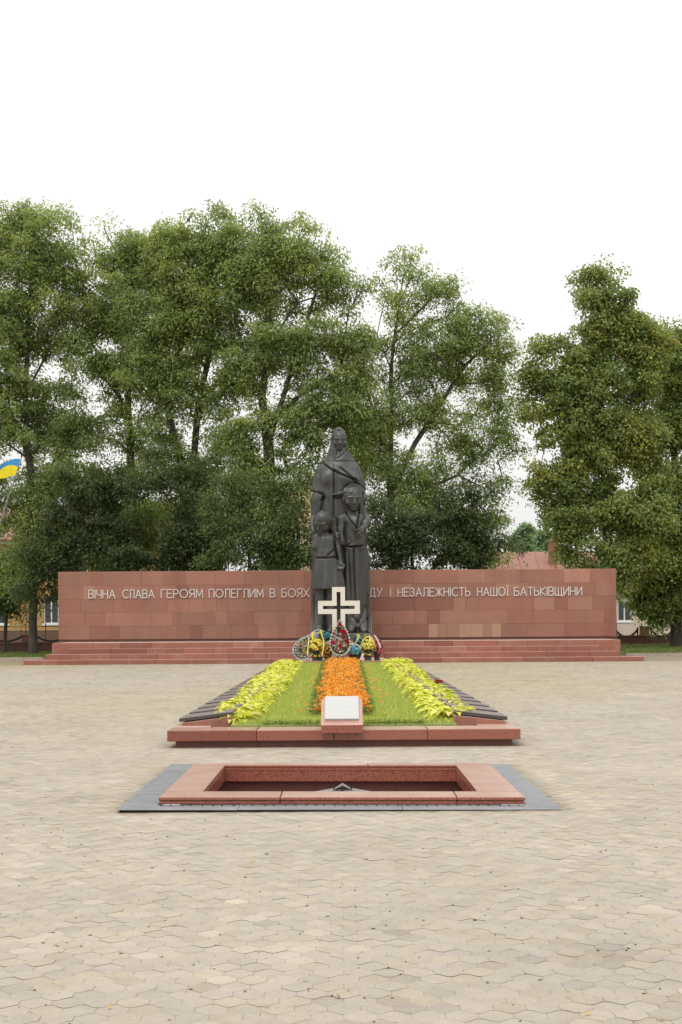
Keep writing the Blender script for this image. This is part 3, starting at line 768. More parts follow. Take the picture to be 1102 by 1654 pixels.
apron = empty('steel_apron', (0, 14, 0), 'grey galvanised steel plates laid round the flame pit on the paving', 'steel plates')
AX0, AX1, AY0, AY1 = -1.935, 1.88, 12.15, 16.05
pl_ = [(AX0, -.90, AY0, OY0-.004), (-.897, .51, AY0, OY0-.004), (.513, AX1, AY0, OY0-.004),
       (AX0, OX0-.003, OY0-.002, 13.35), (AX0, OX0-.003, 13.353, 14.75), (AX0, OX0-.003, 14.753, OY1),
       (OX1+.003, AX1, OY0-.002, 14.2), (OX1+.003, AX1, 14.203, OY1),
       (AX0, 0, OY1+.003, AY1), (.003, AX1, OY1+.003, AY1)]
for a, b, c_, d in pl_:
    mb = MB(); j = random.uniform(0, .003); mb.bbox(a+.001, b-.001, c_+.001, d-.001, .007+j, .017+j, .002); tf(mb).build('plate', M['steel'], apron)
for k in range(36):
    x = -1.58+3.12*k/35+random.uniform(-.012, .012); mb = MB(); mb.ball((x, 12.375+random.uniform(-.008, .008), .022), (.009, .009, .007), 8, 4); tf(mb).build('bolt', M['dark_metal'], apron)
mb = MB(); mb.box(AX0+.02, AX1-.02, AY0+.03, AY0+.06, -.01, .008); mb.box(AX0+.02, AX0+.05, AY0+.03, AY1-.02, -.01, .006)
tf(mb).build('edge_strip', M['dark_metal'], apron)  # dark strips under the front and left plate edges

# ------------------------------------------------------------------ cross
CY = 50.0
cr = empty('memorial_cross', (W(548, 1069, CY).x, CY, 0), 'pale granite outline cross standing before the dark statue', 'cross')
p = CY/F
def cz(py): return W(548, py, CY).z
cxm = W(547.3, 1000, CY).x
mb = MB(); hw, sw = 10.45*p, 3.1*p; T0, T1 = CY-.12, CY+.12
zt, zs = cz(948.3), cz(956.2); za, zb_ = cz(970.4), cz(991.6); z1, z2 = cz(978.5), cz(983.8); xa, xb = W(514, 980, CY).x, W(581.3, 980, CY).x
xs0, xs1 = W(522, 980, CY).x, W(573, 980, CY).x; zl = cz(1050)
# outline as one ring polygon extruded: outer and inner cross outlines with the same number of corners
outer = [(cxm-hw, zl), (cxm-hw, zb_), (xa, zb_), (xa, za), (cxm-hw, za), (cxm-hw, zt), (cxm+hw, zt), (cxm+hw, za), (xb, za), (xb, zb_), (cxm+hw, zb_), (cxm+hw, zl)]
inner = [(cxm-sw, cz(1040)), (cxm-sw, z2), (xs0, z2), (xs0, z1), (cxm-sw, z1), (cxm-sw, zs), (cxm+sw, zs), (cxm+sw, z1), (xs1, z1), (xs1, z2), (cxm+sw, z2), (cxm+sw, cz(1040))]
n = 12; P = [(x, T0, z) for x, z in outer] + [(x, T0, z) for x, z in inner] + [(x, T1, z) for x, z in outer] + [(x, T1, z) for x, z in inner]
fs = []
for i in range(n):
    j = (i+1) % n
    fs += [(i, i+n, j+n, j), (2*n+i, 2*n+j, 3*n+j, 3*n+i), (i, j, 2*n+j, 2*n+i), (n+i, 3*n+i, 3*n+j, n+j)]
mb.add(P, fs); mb.build('cross_body', M['cross'], cr)
mb = MB(); mb.bbox(cxm-hw-.003, cxm+hw+.003, T0-.03, T1+.03, .0, zl-.003, .008); mb.build('stem_base', M['cross_stem'], cr)

# low slab the wreaths stand on
wb = empty('wreath_ledge', (0, 50.5, 0), 'low red granite ledge behind the bed carrying the cross and wreaths', 'ledge')
mb = MB(); slab_row(mb, PX0+.02, cxm-hw-.012, 49.0, 54.95, 0, .29); slab_row(mb, cxm+hw+.012, PX1-.02, 49.0, 54.95, 0, .29)
slab_row(mb, cxm-hw-.010, cxm+hw+.010, 50.17, 54.95, 0, .288)
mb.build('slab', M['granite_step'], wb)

# ------------------------------------------------------------------ wreaths and baskets
def teardrop(c, a, b, tilt, lean, k, nt_, m=1.0):
    """ring point: teardrop with the point up, tilted in the picture plane, leaning back"""
    t = 2*math.pi*k/nt_; x = a*math.sin(t)*abs(math.sin(t/2))**m*1.12; z = b*math.cos(t)
    ct, st = math.cos(tilt), math.sin(tilt); x, z = x*ct+z*st, -x*st+z*ct
    return Vector((c[0]+x, c[1]+z*lean, c[2]+z))
def inside_tear(a, b, tilt):
    while True:
        t = random.random()*math.pi; z = b*math.cos(t); xm = a*math.sin(t)*abs(math.sin(t/2))*1.12
        if random.random() < xm/a: break
    x = random.uniform(-1, 1)*xm*.85; ct, st = math.cos(tilt), math.sin(tilt); return x*ct+z*st, -x*st+z*ct
LG, DG = (.05, .10, .04), (.022, .045, .022)
def wreath(name, label, c, a, b, tilt, lean, border, border_r, fill, roses, nborder=34):
    root = empty(name, (c[0], c[1]+.05, .29), label, 'wreath', None)
    mb = MB(); mb.tint = DG
    mb.tube([teardrop((c[0], c[1]+.05, c[2]), a*.9, b*.93, tilt, lean, k, 28) for k in range(29)], .03, 6)
    for k in range(420):
        x, z = inside_tear(a*.95, b*.95, tilt); an = random.random()*6.28; j = random.uniform(.6, 1.5)
        mb.leaf((c[0]+x, c[1]+z*lean+random.uniform(-.02, .05), c[2]+z), (math.cos(an), -random.random(), math.sin(an)), random.uniform(.07, .13), .05, tuple(q*j for q in random.choice((LG, DG, (.05, .09, .05)))), .1)
    green = mb; mb = MB()
    for k in range(nborder):
        q = teardrop(c, a, b, tilt, lean, k+.5, nborder); j = random.uniform(.85, 1.05)
        mb.flower(q+Vector((0, -.04, 0)), (random.gauss(0, .2), -1, random.gauss(0, .2)), border_r*random.uniform(.85, 1.2), tuple(v*j for v in border[k % len(border)]), tuple(v*j*.9 for v in border[k % len(border)]), 6, 1)
    mb.tint = (.25, .25, .22); mb.tube([teardrop((c[0], c[1]-.02, c[2]), a, b, tilt, lean, k, 44) for k in range(45)], .016, 5)
    if nborder > 40:
        mb.tint = (.25, .25, .22); mb.tube([teardrop((c[0], c[1]-.03, c[2]), a*.82, b*.84, tilt, lean, k, 44) for k in range(45)], .014, 5)
        mb.tube([teardrop((c[0], c[1]-.02, c[2]), a*f_, b*f_, tilt, lean, 20, 44) for f_ in (.8, .9, 1.0)], .014, 5)
        for k in range(nborder):
            q = teardrop(c, a*.82, b*.84, tilt, lean, k+.5, nborder)
            if k % 2: mb.flower(q+Vector((0, -.05, 0)), (0, -1, 0), border_r*.9, border[0], border[0], 6, 1)
    mb.build('border', M['petal'], root)
    mb = green
    for k in range(fill[1]):
        x, z = inside_tear(a*.8, b*.82, tilt); cc = random.choice(fill[0])
        mb.flower((c[0]+x, c[1]+z*lean-.05-random.random()*.03, c[2]+z), (random.gauss(0, .3), -1, random.gauss(0, .3)), random.uniform(.03, .055), cc, (.5, .4, .1), 6, 1)
    mb.build('greenery_and_flowers', M['petal'], root)  # small fill flowers share this mesh with the leaves
    for (x, z, r, cc) in roses:
        mb = MB(); mb.rose((x, c[1]+(z-c[2])*lean-.09, z), (random.gauss(0, .15), -1, .15), r, cc); mb.tint = tuple(v*.7 for v in cc); mb.ball((x, c[1]+(z-c[2])*lean-.06, z), r*.6, 7, 5)
        mb.build('rose', M['petal'], root)
    mb = MB(); mb.tint = DG
    foot = Vector((c[0], c[1]+.35, .29)); mb.tube([Vector((c[0], c[1]+.06, c[2])), foot], .012, 5)
    q = teardrop(c, a, b, tilt, lean, 14, 28); mb.tube([(c[0]-.1, c[1]-b*lean+.03, c[2]-b*.85), (c[0]-.1, c[1]-.02, .29)], .012, 5); mb.tube([(c[0]+.1, c[1]-b*lean+.03, c[2]-b*.85), (c[0]+.1, c[1]-.02, .29)], .012, 5)
    mb.build('stand', M['dark_metal'], root)
    return root
WH = (.72, .70, .62); CRM = (.66, .62, .42); RO = (.52, .025, .065)
def wz(px, py, Y): q = W(px, py, Y); return q.x, q.z
roses = []
for px, py, r in ((549, 1008.7, .075), (552.5, 1019.5, .085), (556.5, 1021, .085), (553, 1028.5, .07), (538, 1038, .085), (550, 1043, .085), (560.5, 1036, .085), (540, 1023, .05)):
    x, z = wz(px, py, 49.62); roses.append((x, z, r, tuple(v*random.uniform(.8, 1.2) for v in RO)))
x, z = wz(549.5, 1030.2, 49.62)
wreath('teardrop_wreath', 'teardrop wreath of red roses with cream border leaning on the cross', (x, 49.62, z), .40, .60, 0, .10, (WH, CRM, (.6, .6, .5)), .048, ((WH, (.6, .62, .45), (.3, .06, .08), WH), 26), roses)
x, z = wz(494.5, 1042.5, 50.6)
wreath('bead_wreath', 'muted teardrop wreath with a white beaded double border, leftmost below the statue', (x, 50.6, z), .38, .54, R(38), .12, ((.78, .78, .82), (.6, .6, .66)), .036, (((.42, .36, .12), (.3, .3, .2), (.24, .27, .25), (.5, .42, .15), (.7, .68, .6)), 60), [], 46)

def bouquet(name, label, px, py, Y, r, cols, mid, nf, spikes, handle=None, kind='round', fr=.055, basket=(.022, .026, .018)):
    c = W(px, py, Y); root = empty(name, (c.x, Y, .29), label, 'flower basket')
    h = c.z-.29
    mb = MB(); mb.tint = basket                        # woven basket: flared bowl with rim and foot
    prof = [(.45, 0), (.5, .03), (.40, .25), (.62, .62), (.70, .70), (.66, .72)]
    ns = 14; V = []; fs = []
    for i, (rr, t) in enumerate(prof):
        for k in range(ns):
            a = 2*math.pi*k/ns; q = r*rr*(1+.03*((k+i) % 2)); V.append((c.x+q*math.cos(a), Y+q*math.sin(a)*.8, .29+t*max(h*.8, .15)))
    for i in range(len(prof)-1):
        for k in range(ns): fs.append((i*ns+k, i*ns+(k+1) % ns, (i+1)*ns+(k+1) % ns, (i+1)*ns+k))
    fs.append(tuple(reversed(range(ns)))); mb.add(V, fs); mb.build('basket', M['painted'], root)
    mb = MB()
    for k in range(260):
        a = random.random()*6.28; b = random.random()*1.9; d = Vector((math.sin(b)*math.cos(a), -abs(math.sin(b)*math.sin(a))*.9+.2, math.cos(b))); j = random.uniform(.6, 1.4)
        mb.leaf(c+d*r*random.uniform(.3, .66)+Vector((0, .04, 0)), d+Vector((random.gauss(0, .3), 0, random.gauss(0, .3))), random.uniform(.08, .16), .045, tuple(q*j for q in random.choice((LG, DG, (.05, .1, .04)))), .2)
    for k in range(70):                                # grassy blades hanging below
        a = R(random.uniform(190, 350)); d = Vector((math.cos(a), -.5, math.sin(a)*.8))
        mb.leaf(c+d*r*.55, d, r*random.uniform(.4, .65), .025, tuple(q*random.uniform(.5, 1.6) for q in (.03, .055, .03)), .35)
    mb.build('leaves', M['petal'], root)
    mb = MB()
    for k in range(int(nf*1.25)):
        a = random.random()*6.28; b = math.acos(random.uniform(-.15, 1)); d = Vector((math.cos(a)*math.sin(b), -math.cos(b), math.sin(a)*math.sin(b)))
        if d.z < -.55: d.z *= .5
        mb.flower(c+Vector((d.x*r*.86, d.y*r*.92, d.z*r*.80)), d, fr*random.uniform(.75, 1.2), tuple(q*random.uniform(.85, 1.15) for q in random.choice(cols)), random.choice(mid), 6, 2)
    if spikes:
        for k in range(26):
            a = R(random.uniform(195, 345)); d = Vector((math.cos(a), -.45, math.sin(a)))
            mb.leaf(c+d*r*.62, d, r*random.uniform(.5, .75), .06, tuple(q*random.uniform(.85, 1.2) for q in spikes), .12)
    mb.build('flowers', M['petal'], root)
    if handle:
        (hc, hr, hh) = handle; mb = MB(); pts = []
        for k in range(15):
            a = math.pi*k/14; pts.append(Vector((c.x+math.cos(a)*r*hr, Y+.03, c.z-.05+math.sin(a)*r*hh)))
        for k in range(14):
            mb.tint = hc if k % 3 else tuple(q*.75 for q in hc); mb.tube([pts[k], pts[k+1]], .022, 6)
        mb.build('handle', M['painted'], root)
    return root
def ribbon(mb, pts, w, col):
    for i in range(len(pts)-1):
        a, b = Vector(pts[i]), Vector(pts[i+1]); s = Vector((w/2, 0, 0)); mb.tint = tuple(q*random.uniform(.85, 1.1) for q in col)
        o = Vector((0, -.012*(i % 2), 0)); o2 = Vector((0, -.012*((i+1) % 2), 0)); mb.face([a-s+o, a+s+o, b+s+o2, b-s+o2])
def ribbons(root, specs, Y):
    mb = MB()
    for pts, w, col in specs: ribbon(mb, [W(px, py, Y) for px, py in pts], w, col)
    mb.build('ribbon', M['petal'], root)
    return root
YEL = (.86, .72, .05); PY = (.76, .74, .26); BLU = (.07, .33, .58); CY_ = (.16, .50, .62); GRB = (.36, .42, .55)
b1 = bouquet('flower_basket', 'round basket of yellow flowers with yellow ribbons, left of the cross', 510.5, 1043.5, 50.2, .31, (YEL, (.88, .78, .12), (.78, .58, .04), (.85, .8, .3)), ((.6, .5, .2), (.75, .7, .3)), 62, YEL)
ribbons(b1, [(((499, 1031), (498.5, 1040), (497, 1050), (497, 1057)), .04, PY), (((523, 1034), (523, 1044), (521.5, 1052), (520, 1060)), .045, PY), (((518, 1018), (520, 1026), (523, 1034)), .05, YEL), (((514, 1023), (518, 1018.5), (522, 1018)), .05, YEL), (((506, 1021), (504.5, 1028), (506, 1034)), .05, YEL)], 49.85)
bouquet('flower_basket', 'grey-blue basket of flowers behind the yellow one, left of the cross', 514.5, 1029.5, 50.9, .31, (GRB, (.32, .38, .48), (.12, .28, .40), (.45, .48, .5)), ((.3, .35, .45),), 55, None, ((.5, .55, .6), 1.0, 1.0))
bouquet('flower_basket', 'bright blue posy standing between the yellow basket and the cross', 527.5, 1027.5, 50.7, .17, (BLU, CY_, (.03, .26, .40)), ((.1, .3, .4),), 24, None, None, fr=.06)
bouquet('flower_basket', 'small bunch of golden flowers tucked against the cross stem', 530, 1051, 50.1, .17, ((.62, .42, .03), (.55, .30, .03), (.66, .5, .08)), ((.5, .25, .03),), 30, (.55, .25, .03), None, fr=.045)
b5 = bouquet('flower_basket', 'basket of turquoise flowers with a white arched handle, right of the cross', 572, 1050.5, 50.1, .26, (CY_, (.22, .55, .68), (.08, .38, .60), (.26, .52, .5), (.35, .58, .75)), ((.15, .4, .3),), 60, None, ((.75, .73, .72), 1.02, 1.05))
mb = MB(); pts = [W(560, 1066.6, 49.75), W(570, 1067.4, 49.75), W(580, 1067, 49.75), W(584.5, 1063, 49.75), W(587, 1055, 49.75)]
for i in range(4):
    for k in range(5):
        a = pts[i].lerp(pts[i+1], k/5); mb.tint = (.78, .76, .76) if k % 2 else (.62, .6, .62); mb.ball(a, .035, 7, 4)
mb.build('white_beading', M['painted'], b5)
b6 = bouquet('flower_basket', 'yellow flower basket with a yellow hoop handle, right end of the row', 594.5, 1043, 50.2, .27, (YEL, (.86, .82, .12), (.80, .76, .18)), ((.12, .35, .33), (.7, .65, .2)), 50, (.7, .62, .12), (YEL, .82, 1.35))
ribbons(b6, [(((588, 1027), (592, 1025), (598, 1024.5)), .05, YEL), (((597, 1026), (598, 1034), (597, 1040)), .05, PY)], 50.0)
b7 = bouquet('flower_basket', 'small blue bunch tied with a yellow ribbon, behind the turquoise basket', 579, 1034, 50.8, .18, (CY_, (.08, .3, .4), (.2, .35, .3)), ((.2, .4, .3),), 22, None, None)
ribbons(b7, [(((573, 1025), (577, 1024), (579, 1028), (577, 1034), (574, 1039)), .06, PY), (((577, 1024), (580.5, 1025), (580, 1031)), .05, YEL)], 50.5)
b8 = bouquet('flower_basket', 'crimson bunch with pink bow and white ribbon, rightmost below the statue', 609, 1041, 50.7, .22, ((.42, .07, .10), (.52, .12, .18), (.6, .3, .32)), ((.3, .1, .1),), 36, None, None, fr=.06)
ribbons(b8, [(((600, 1026), (604, 1024.5), (608, 1025.5)), .10, (.62, .10, .26)), (((605, 1026), (609, 1032), (612, 1038), (615, 1046)), .06, (.74, .62, .62)), (((601, 1028), (604, 1036), (607, 1046)), .06, (.6, .25, .2)), (((612, 1044), (614, 1050), (611, 1056), (608, 1056)), .06, (.5, .06, .12))], 50.4)

# ------------------------------------------------------------------ statue (sculpted as a distance field, then meshed)
# units: 1 = one px of the study sheet (6.64 mm); u to the right, y away from the viewer, w = 1420 - v upward
class Field:
    def __init__(s, u0, u1, y0, y1, v0, v1, h=3.6):
        s.h = h; s.lo = np.array((u0, y0, 1420-v1), float)
        n = np.ceil(np.array((u1-u0, y1-y0, v1-v0))/h).astype(int)+1
        s.U = (u0+np.arange(n[0])*h).astype(np.float32)[:, None, None]; s.Y = (y0+np.arange(n[1])*h).astype(np.float32)[None, :, None]
        s.Wz = (1420-v1+np.arange(n[2])*h).astype(np.float32)[None, None, :]
        s.D = np.full(n, 60., np.float32); s.n = n
    def sub(s, c, r):
        c = np.asarray(c, float); r = np.asarray(r, float)+14
        a = np.maximum(((c-r-s.lo)/s.h).astype(int), 0); b = np.minimum(((c+r-s.lo)/s.h).astype(int)+2, s.n)
        b = np.maximum(a, b)
        return (slice(a[0], b[0]), slice(a[1], b[1]), slice(a[2], b[2]))
    def grid(s, sl): return s.U[sl[0]], s.Y[:, sl[1]], s.Wz[:, :, sl[2]]
    def comb(s, sl, d, k, op):
        D = s.D[sl]
        if D.size == 0: return
        if op == 'add': h = np.clip(.5+.5*(D-d)/k, 0, 1); s.D[sl] = D*(1-h)+d*h-k*h*(1-h)
        else: d = -d; h = np.clip(.5-.5*(D-d)/k, 0, 1); s.D[sl] = D*(1-h)+d*h+k*h*(1-h)
    def ell(s, c, r, k=6, op='add', Rm=None):
        c = (c[0], c[1], 1420-c[2]); R_ = max(r); sl = s.sub(c, (R_,)*3); u, y, w = s.grid(sl)
        a, b, e = u-c[0], y-c[1], w-c[2]
        if Rm is not None:
            m = np.array(Rm).T; a, b, e = m[0][0]*a+m[0][1]*b+m[0][2]*e, m[1][0]*a+m[1][1]*b+m[1][2]*e, m[2][0]*a+m[2][1]*b+m[2][2]*e
        k0 = np.sqrt((a/r[0])**2+(b/r[1])**2+(e/r[2])**2); k1 = np.sqrt((a/r[0]**2)**2+(b/r[1]**2)**2+(e/r[2]**2)**2)+1e-6
        s.comb(sl, (k0*(k0-1)/k1).astype(np.float32), k, op)
    def cap(s, a, b, ra, rb, k=6, op='add', flat=1.):
        a = np.array((a[0], a[1], 1420-a[2]), float); b = np.array((b[0], b[1], 1420-b[2]), float); m = (a+b)/2
        sl = s.sub(m, np.abs(a-b)/2+max(ra, rb)); u, y, w = s.grid(sl); d = b-a; L2 = max((d*d).sum(), 1e-6)
        t = np.clip(((u-a[0])*d[0]+(y-a[1])*d[1]+(w-a[2])*d[2])/L2, 0, 1)
        q = np.sqrt((u-a[0]-t*d[0])**2+((y-a[1]-t*d[1])/flat)**2+(w-a[2]-t*d[2])**2)-(ra+(rb-ra)*t)
        s.comb(sl, q.astype(np.float32), k, op)
    def chain(s, pts, rs, k=6, op='add', flat=1.):
        for i in range(len(pts)-1): s.cap(pts[i], pts[i+1], rs[i], rs[i+1], k, op, flat)
    def loft(s, tab, n=2.2, k=8, folds=None, op='add'):
        tab = sorted(tab, key=lambda r: -r[0]); w = np.array([1420-r[0] for r in tab]); 
        z = s.Wz[0, 0]; ev = lambda i: np.interp(z, w, [r[i] for r in tab])
        u0, u1, yc, ry = (ev(i) for i in (1, 2, 3, 4))
        ker = np.array((1, 2, 3, 2, 1.))/9
        sm = lambda a: np.convolve(np.pad(a, 2, mode='edge'), ker, 'valid')
        u0, u1, yc, ry = map(sm, (u0, u1, yc, ry)); cu, rx = (u0+u1)/2, np.maximum((u1-u0)/2, 3)
        a = (s.U-cu)/rx; b = (s.Y-yc)/ry
        q = (np.abs(a)**n+np.abs(b)**n)**(1/n)
        d = (q-1)*np.minimum(rx, ry)
        if folds:
            th = np.arctan2(a, -b)
            for (m, ph, amp, va, vb) in folds:
                wa, wb_ = 1420-va, 1420-vb; f = np.clip((z-wa)/(wb_-wa), 0, 1); f = f*f*(3-2*f)
                wob = .25*np.sin(z*.011+m)
                d = d+amp*(np.abs(np.sin(th*m/2+ph+wob))-.55)*f
        wt, wb2 = w.max(), w.min()
        d = np.maximum(d, np.maximum(z-wt, wb2-z)).astype(np.float32)
        s.comb((slice(None),)*3, d, k, op)
    # relief drawn in the frontal plane: only pushes the front skin
    def _pl(s, poly):
        u = s.U[:, 0, 0][:, None]; w = s.Wz[0, 0][None, :]; best = np.full((s.n[0], s.n[2]), 1e9); sgn = np.ones_like(best)
        for (a, b) in zip(poly[:-1], poly[1:]):
            ax, az = a[0], 1420-a[1]; bx, bz = b[0], 1420-b[1]; dx, dz = bx-ax, bz-az; L2 = dx*dx+dz*dz+1e-6
            t = np.clip(((u-ax)*dx+(w-az)*dz)/L2, 0, 1); ex, ez = u-ax-t*dx, w-az-t*dz; q = np.sqrt(ex*ex+ez*ez)
            side = np.sign(dx*ez-dz*ex); m = q < best; best = np.where(m, q, best); sgn = np.where(m, side, sgn)
        return best, sgn
    def groove(s, poly, width, depth, yfront=20):
        d, _ = s._pl(poly); s.D += (depth*np.exp(-(d/width)**2))[:, None, :].astype(np.float32)*(s.Y < yfront)
    def step(s, poly, width, height, fade, yfront=20):
        """raise the ground on the left of the line's direction, sharp at the line and fading with distance"""
        d, sg = s._pl(poly); e = np.where(sg > 0, np.clip(d/width, 0, 1)*np.exp(-(d/fade)**2), 0)
        s.D -= (height*e)[:, None, :].astype(np.float32)*(s.Y < yfront)
    def mesh(s):
        D = s.D; ins = D < 0
        n = np.array(D.shape)-1; cnt = np.zeros(n, np.int8); cs = [(i, j, k) for i in (0, 1) for j in (0, 1) for k in (0, 1)]
        for (i, j, k) in cs: cnt += ins[i:n[0]+i, j:n[1]+j, k:n[2]+k]
        act = (cnt > 0) & (cnt < 8); ix = np.argwhere(act); idx = np.full(n, -1, np.int64); idx[act] = np.arange(len(ix))
        acc = np.zeros((len(ix), 3)); num = np.zeros(len(ix))
        for a in range(8):
            for ax in range(3):
                ca = cs[a]
                if ca[ax]: continue
                cb = list(ca); cb[ax] = 1
                da = D[ix[:, 0]+ca[0], ix[:, 1]+ca[1], ix[:, 2]+ca[2]]; db = D[ix[:, 0]+cb[0], ix[:, 1]+cb[1], ix[:, 2]+cb[2]]
                m = (da < 0) != (db < 0); t = np.where(m, da/np.where(m, da-db, 1), 0)
                p = np.tile(np.array(ca, float), (len(ix), 1)); p[:, ax] += t
                acc += p*m[:, None]; num += m
        V = (ix+acc/np.maximum(num, 1)[:, None])*s.h+s.lo; Q = []
        for ax in range(3):
            b1, b2 = (ax+1) % 3, (ax+2) % 3
            A = [slice(1, -1)]*3; A[ax] = slice(0, -1); Bs = list(A); Bs[ax] = slice(1, None)
            i0 = ins[tuple(A)]; i1 = ins[tuple(Bs)]; e = np.argwhere(i0 != i1); flip = i0[tuple(e.T)]
            off = np.array((1, 1, 1)); off[ax] = 0; e = e+off
            def cell(o1, o2):
                c = e.copy(); c[:, b1] -= o1; c[:, b2] -= o2; return idx[tuple(c.T)]
            q = np.stack([cell(1, 1), cell(0, 1), cell(0, 0), cell(1, 0)], 1); q = np.where(flip[:, None], q, q[:, ::-1]); Q.append(q)
        return V, np.concatenate(Q)

SY = 61.5; SP = SY/F/4.03
S_ORG = W(480+290/4.03, 670+1420/4.03, SY)
statue = empty('statue', S_ORG, 'tall dark bronze statue of a mother in a headscarf with a boy and a girl', 'statue')
def rot(yaw=0, pitch=0, roll=0): return (Matrix.Rotation(R(yaw), 3, 'Z') @ Matrix.Rotation(R(roll), 3, 'Y') @ Matrix.Rotation(R(pitch), 3, 'X'))
def head(Fd, c, s, Rm, hair=True, ears=True, sharp=1.0):
    Rn = np.array(Rm)
    def P(x, y, z): q = Rn @ np.array((x, y, z))*s; return (c[0]+q[0], c[1]+q[1], c[2]-q[2])
    E = lambda p, r, k=.05, op='add': Fd.ell(P(*p), tuple(v*s for v in r), k*s, op, Rn)
    C = lambda a, b, ra, rb, k=.04, op='add': Fd.cap(P(*a), P(*b), ra*s, rb*s, k*s, op)
    E((0, .06, .12), (.385, .46, .43)); E((0, -.06, -.18), (.30, .33, .34), .12); E((0, -.26, -.42), (.13, .12, .09), .10)
    E((-.2, -.2, -.14), (.14, .16, .13), .1); E((.2, -.2, -.14), (.14, .16, .13), .1)
    E((-.16, -.44, .015), (.11, .08, .055), .06, 'cut'); E((.16, -.44, .015), (.11, .08, .055), .06, 'cut')
    C((-.27, -.32, .10), (-.06, -.395, .10), .04, .04); C((.27, -.32, .10), (.06, -.395, .10), .04, .04)
    E((-.155, -.325, .0), (.085, .07, .05), .02); E((.155, -.325, .0), (.085, .07, .05), .02)
    C((0, -.385, .07), (0, -.50, -.15), .04, .062, .03); E((-.06, -.42, -.165), (.04, .05, .035), .02); E((.06, -.42, -.165), (.04, .05, .035), .02)
    C((-.065, -.385, -.275), (.065, -.385, -.275), .026, .026, .04); C((-.05, -.375, -.33), (.05, -.375, -.33), .028, .028, .04)
    C((-.09, -.42, -.302), (.09, -.42, -.302), .006, .006, .01, 'cut')
    if ears: E((-.38, .02, -.03), (.05, .09, .13), .02); E((.38, .02, -.03), (.05, .09, .13), .02)

# mother ------------------------------------------------
A = Field(70, 515, -250, 170, 60, 1428)
A.loft([(1424, 100, 484, 10, 140), (1300, 100, 480, 8, 135), (1200, 101, 476, 5, 128), (1000, 100, 470, 0, 122), (850, 99, 455, 0, 118), (700, 97, 458, 0, 114), (600, 99, 456, 0, 112),
        (500, 106, 448, 0, 108), (420, 116, 438, 0, 104), (360, 131, 424, 0, 97), (330, 148, 406, 2, 86), (308, 178, 382, 4, 74), (296, 194, 366, 6, 64)], n=2.3, k=6,
       folds=[(13, .4, 9, 760, 1250), (22, 1.1, 4, 900, 1350)])
A.loft([(322, 160, 402, 5, 84), (302, 178, 384, 4, 80), (275, 196, 368, 2, 76), (245, 212, 348, 0, 74), (205, 223, 336, 0, 72), (160, 227, 331, 2, 72), (125, 233, 327, 4, 68), (102, 245, 318, 6, 58), (90, 258, 304, 8, 44), (84, 270, 292, 10, 26)], n=2.1, k=8)
# opening of the scarf and the face in it
A.ell((283, -62, 172), (42, 46, 76), 5, 'cut'); A.cap((283, -62, 210), (274, -68, 262), 26, 10, 8, 'cut')
A.cap((280, -8, 200), (276, -22, 300), 36, 42, 8)
head(A, (284, -24, 172), 126, rot(3, 5, 0), ears=False)
A.groove([(248, 120), (239, 170), (238, 240), (245, 300)], 4, 7); A.groove([(224, 230), (214, 262), (196, 300)], 4, 4); A.groove([(318, 215), (330, 255), (360, 300)], 5, 5)
A.groove([(250, 300), (285, 288), (315, 262), (328, 235)], 4, 4)
A.step([(176, 306), (250, 311), (330, 309), (386, 307)], 5, 5, 22)
# bust and cloak
A.ell((208, -86, 425), (44, 30, 50), 26); A.ell((335, -86, 425), (44, 28, 48), 26)
A.groove([(163, 309), (195, 335), (230, 362), (270, 385), (310, 404), (345, 418), (392, 432)], 5, 13); A.step([(392, 434), (345, 420), (310, 406), (270, 387), (230, 364), (195, 337), (163, 311)][::-1], 5, 9, 34)
A.groove([(288, 352), (320, 378), (350, 408), (380, 440), (412, 462), (442, 482)], 5, 11); A.step([(288, 354), (320, 380), (350, 410), (380, 442), (412, 464), (442, 484)], 5, 8, 30)
A.groove([(390, 448), (350, 462), (320, 480), (300, 505)], 5, 6); A.groove([(400, 360), (415, 420), (432, 475)], 8, 5); A.groove([(160, 340), (150, 420), (140, 490)], 10, 5)
A.step([(96, 500), (125, 504), (152, 511), (176, 519), (184, 530)], 4, 8, 50); A.groove([(96, 505), (125, 510), (152, 517), (176, 525), (184, 540), (176, 560), (160, 566)], 6, 12)
A.groove([(246, 378), (245, 480), (244, 560), (243, 655)], 4, 9); A.step([(243, 655), (246, 378)], 4, 5, 45)
A.groove([(178, 545), (170, 600), (158, 660), (138, 700)], 8, 16); A.groove([(200, 470), (206, 560), (210, 630)], 10, 4); A.groove([(105, 690), (128, 672), (150, 640)], 5, 8)
# end of the scarf lying across the breast beside the boy's head
A.chain([(249, -118, 530), (275, -128, 528), (305, -130, 520), (330, -120, 500)], (9, 13, 14, 12), 5); A.groove([(246, 546), (280, 549), (305, 545)], 7, 9)
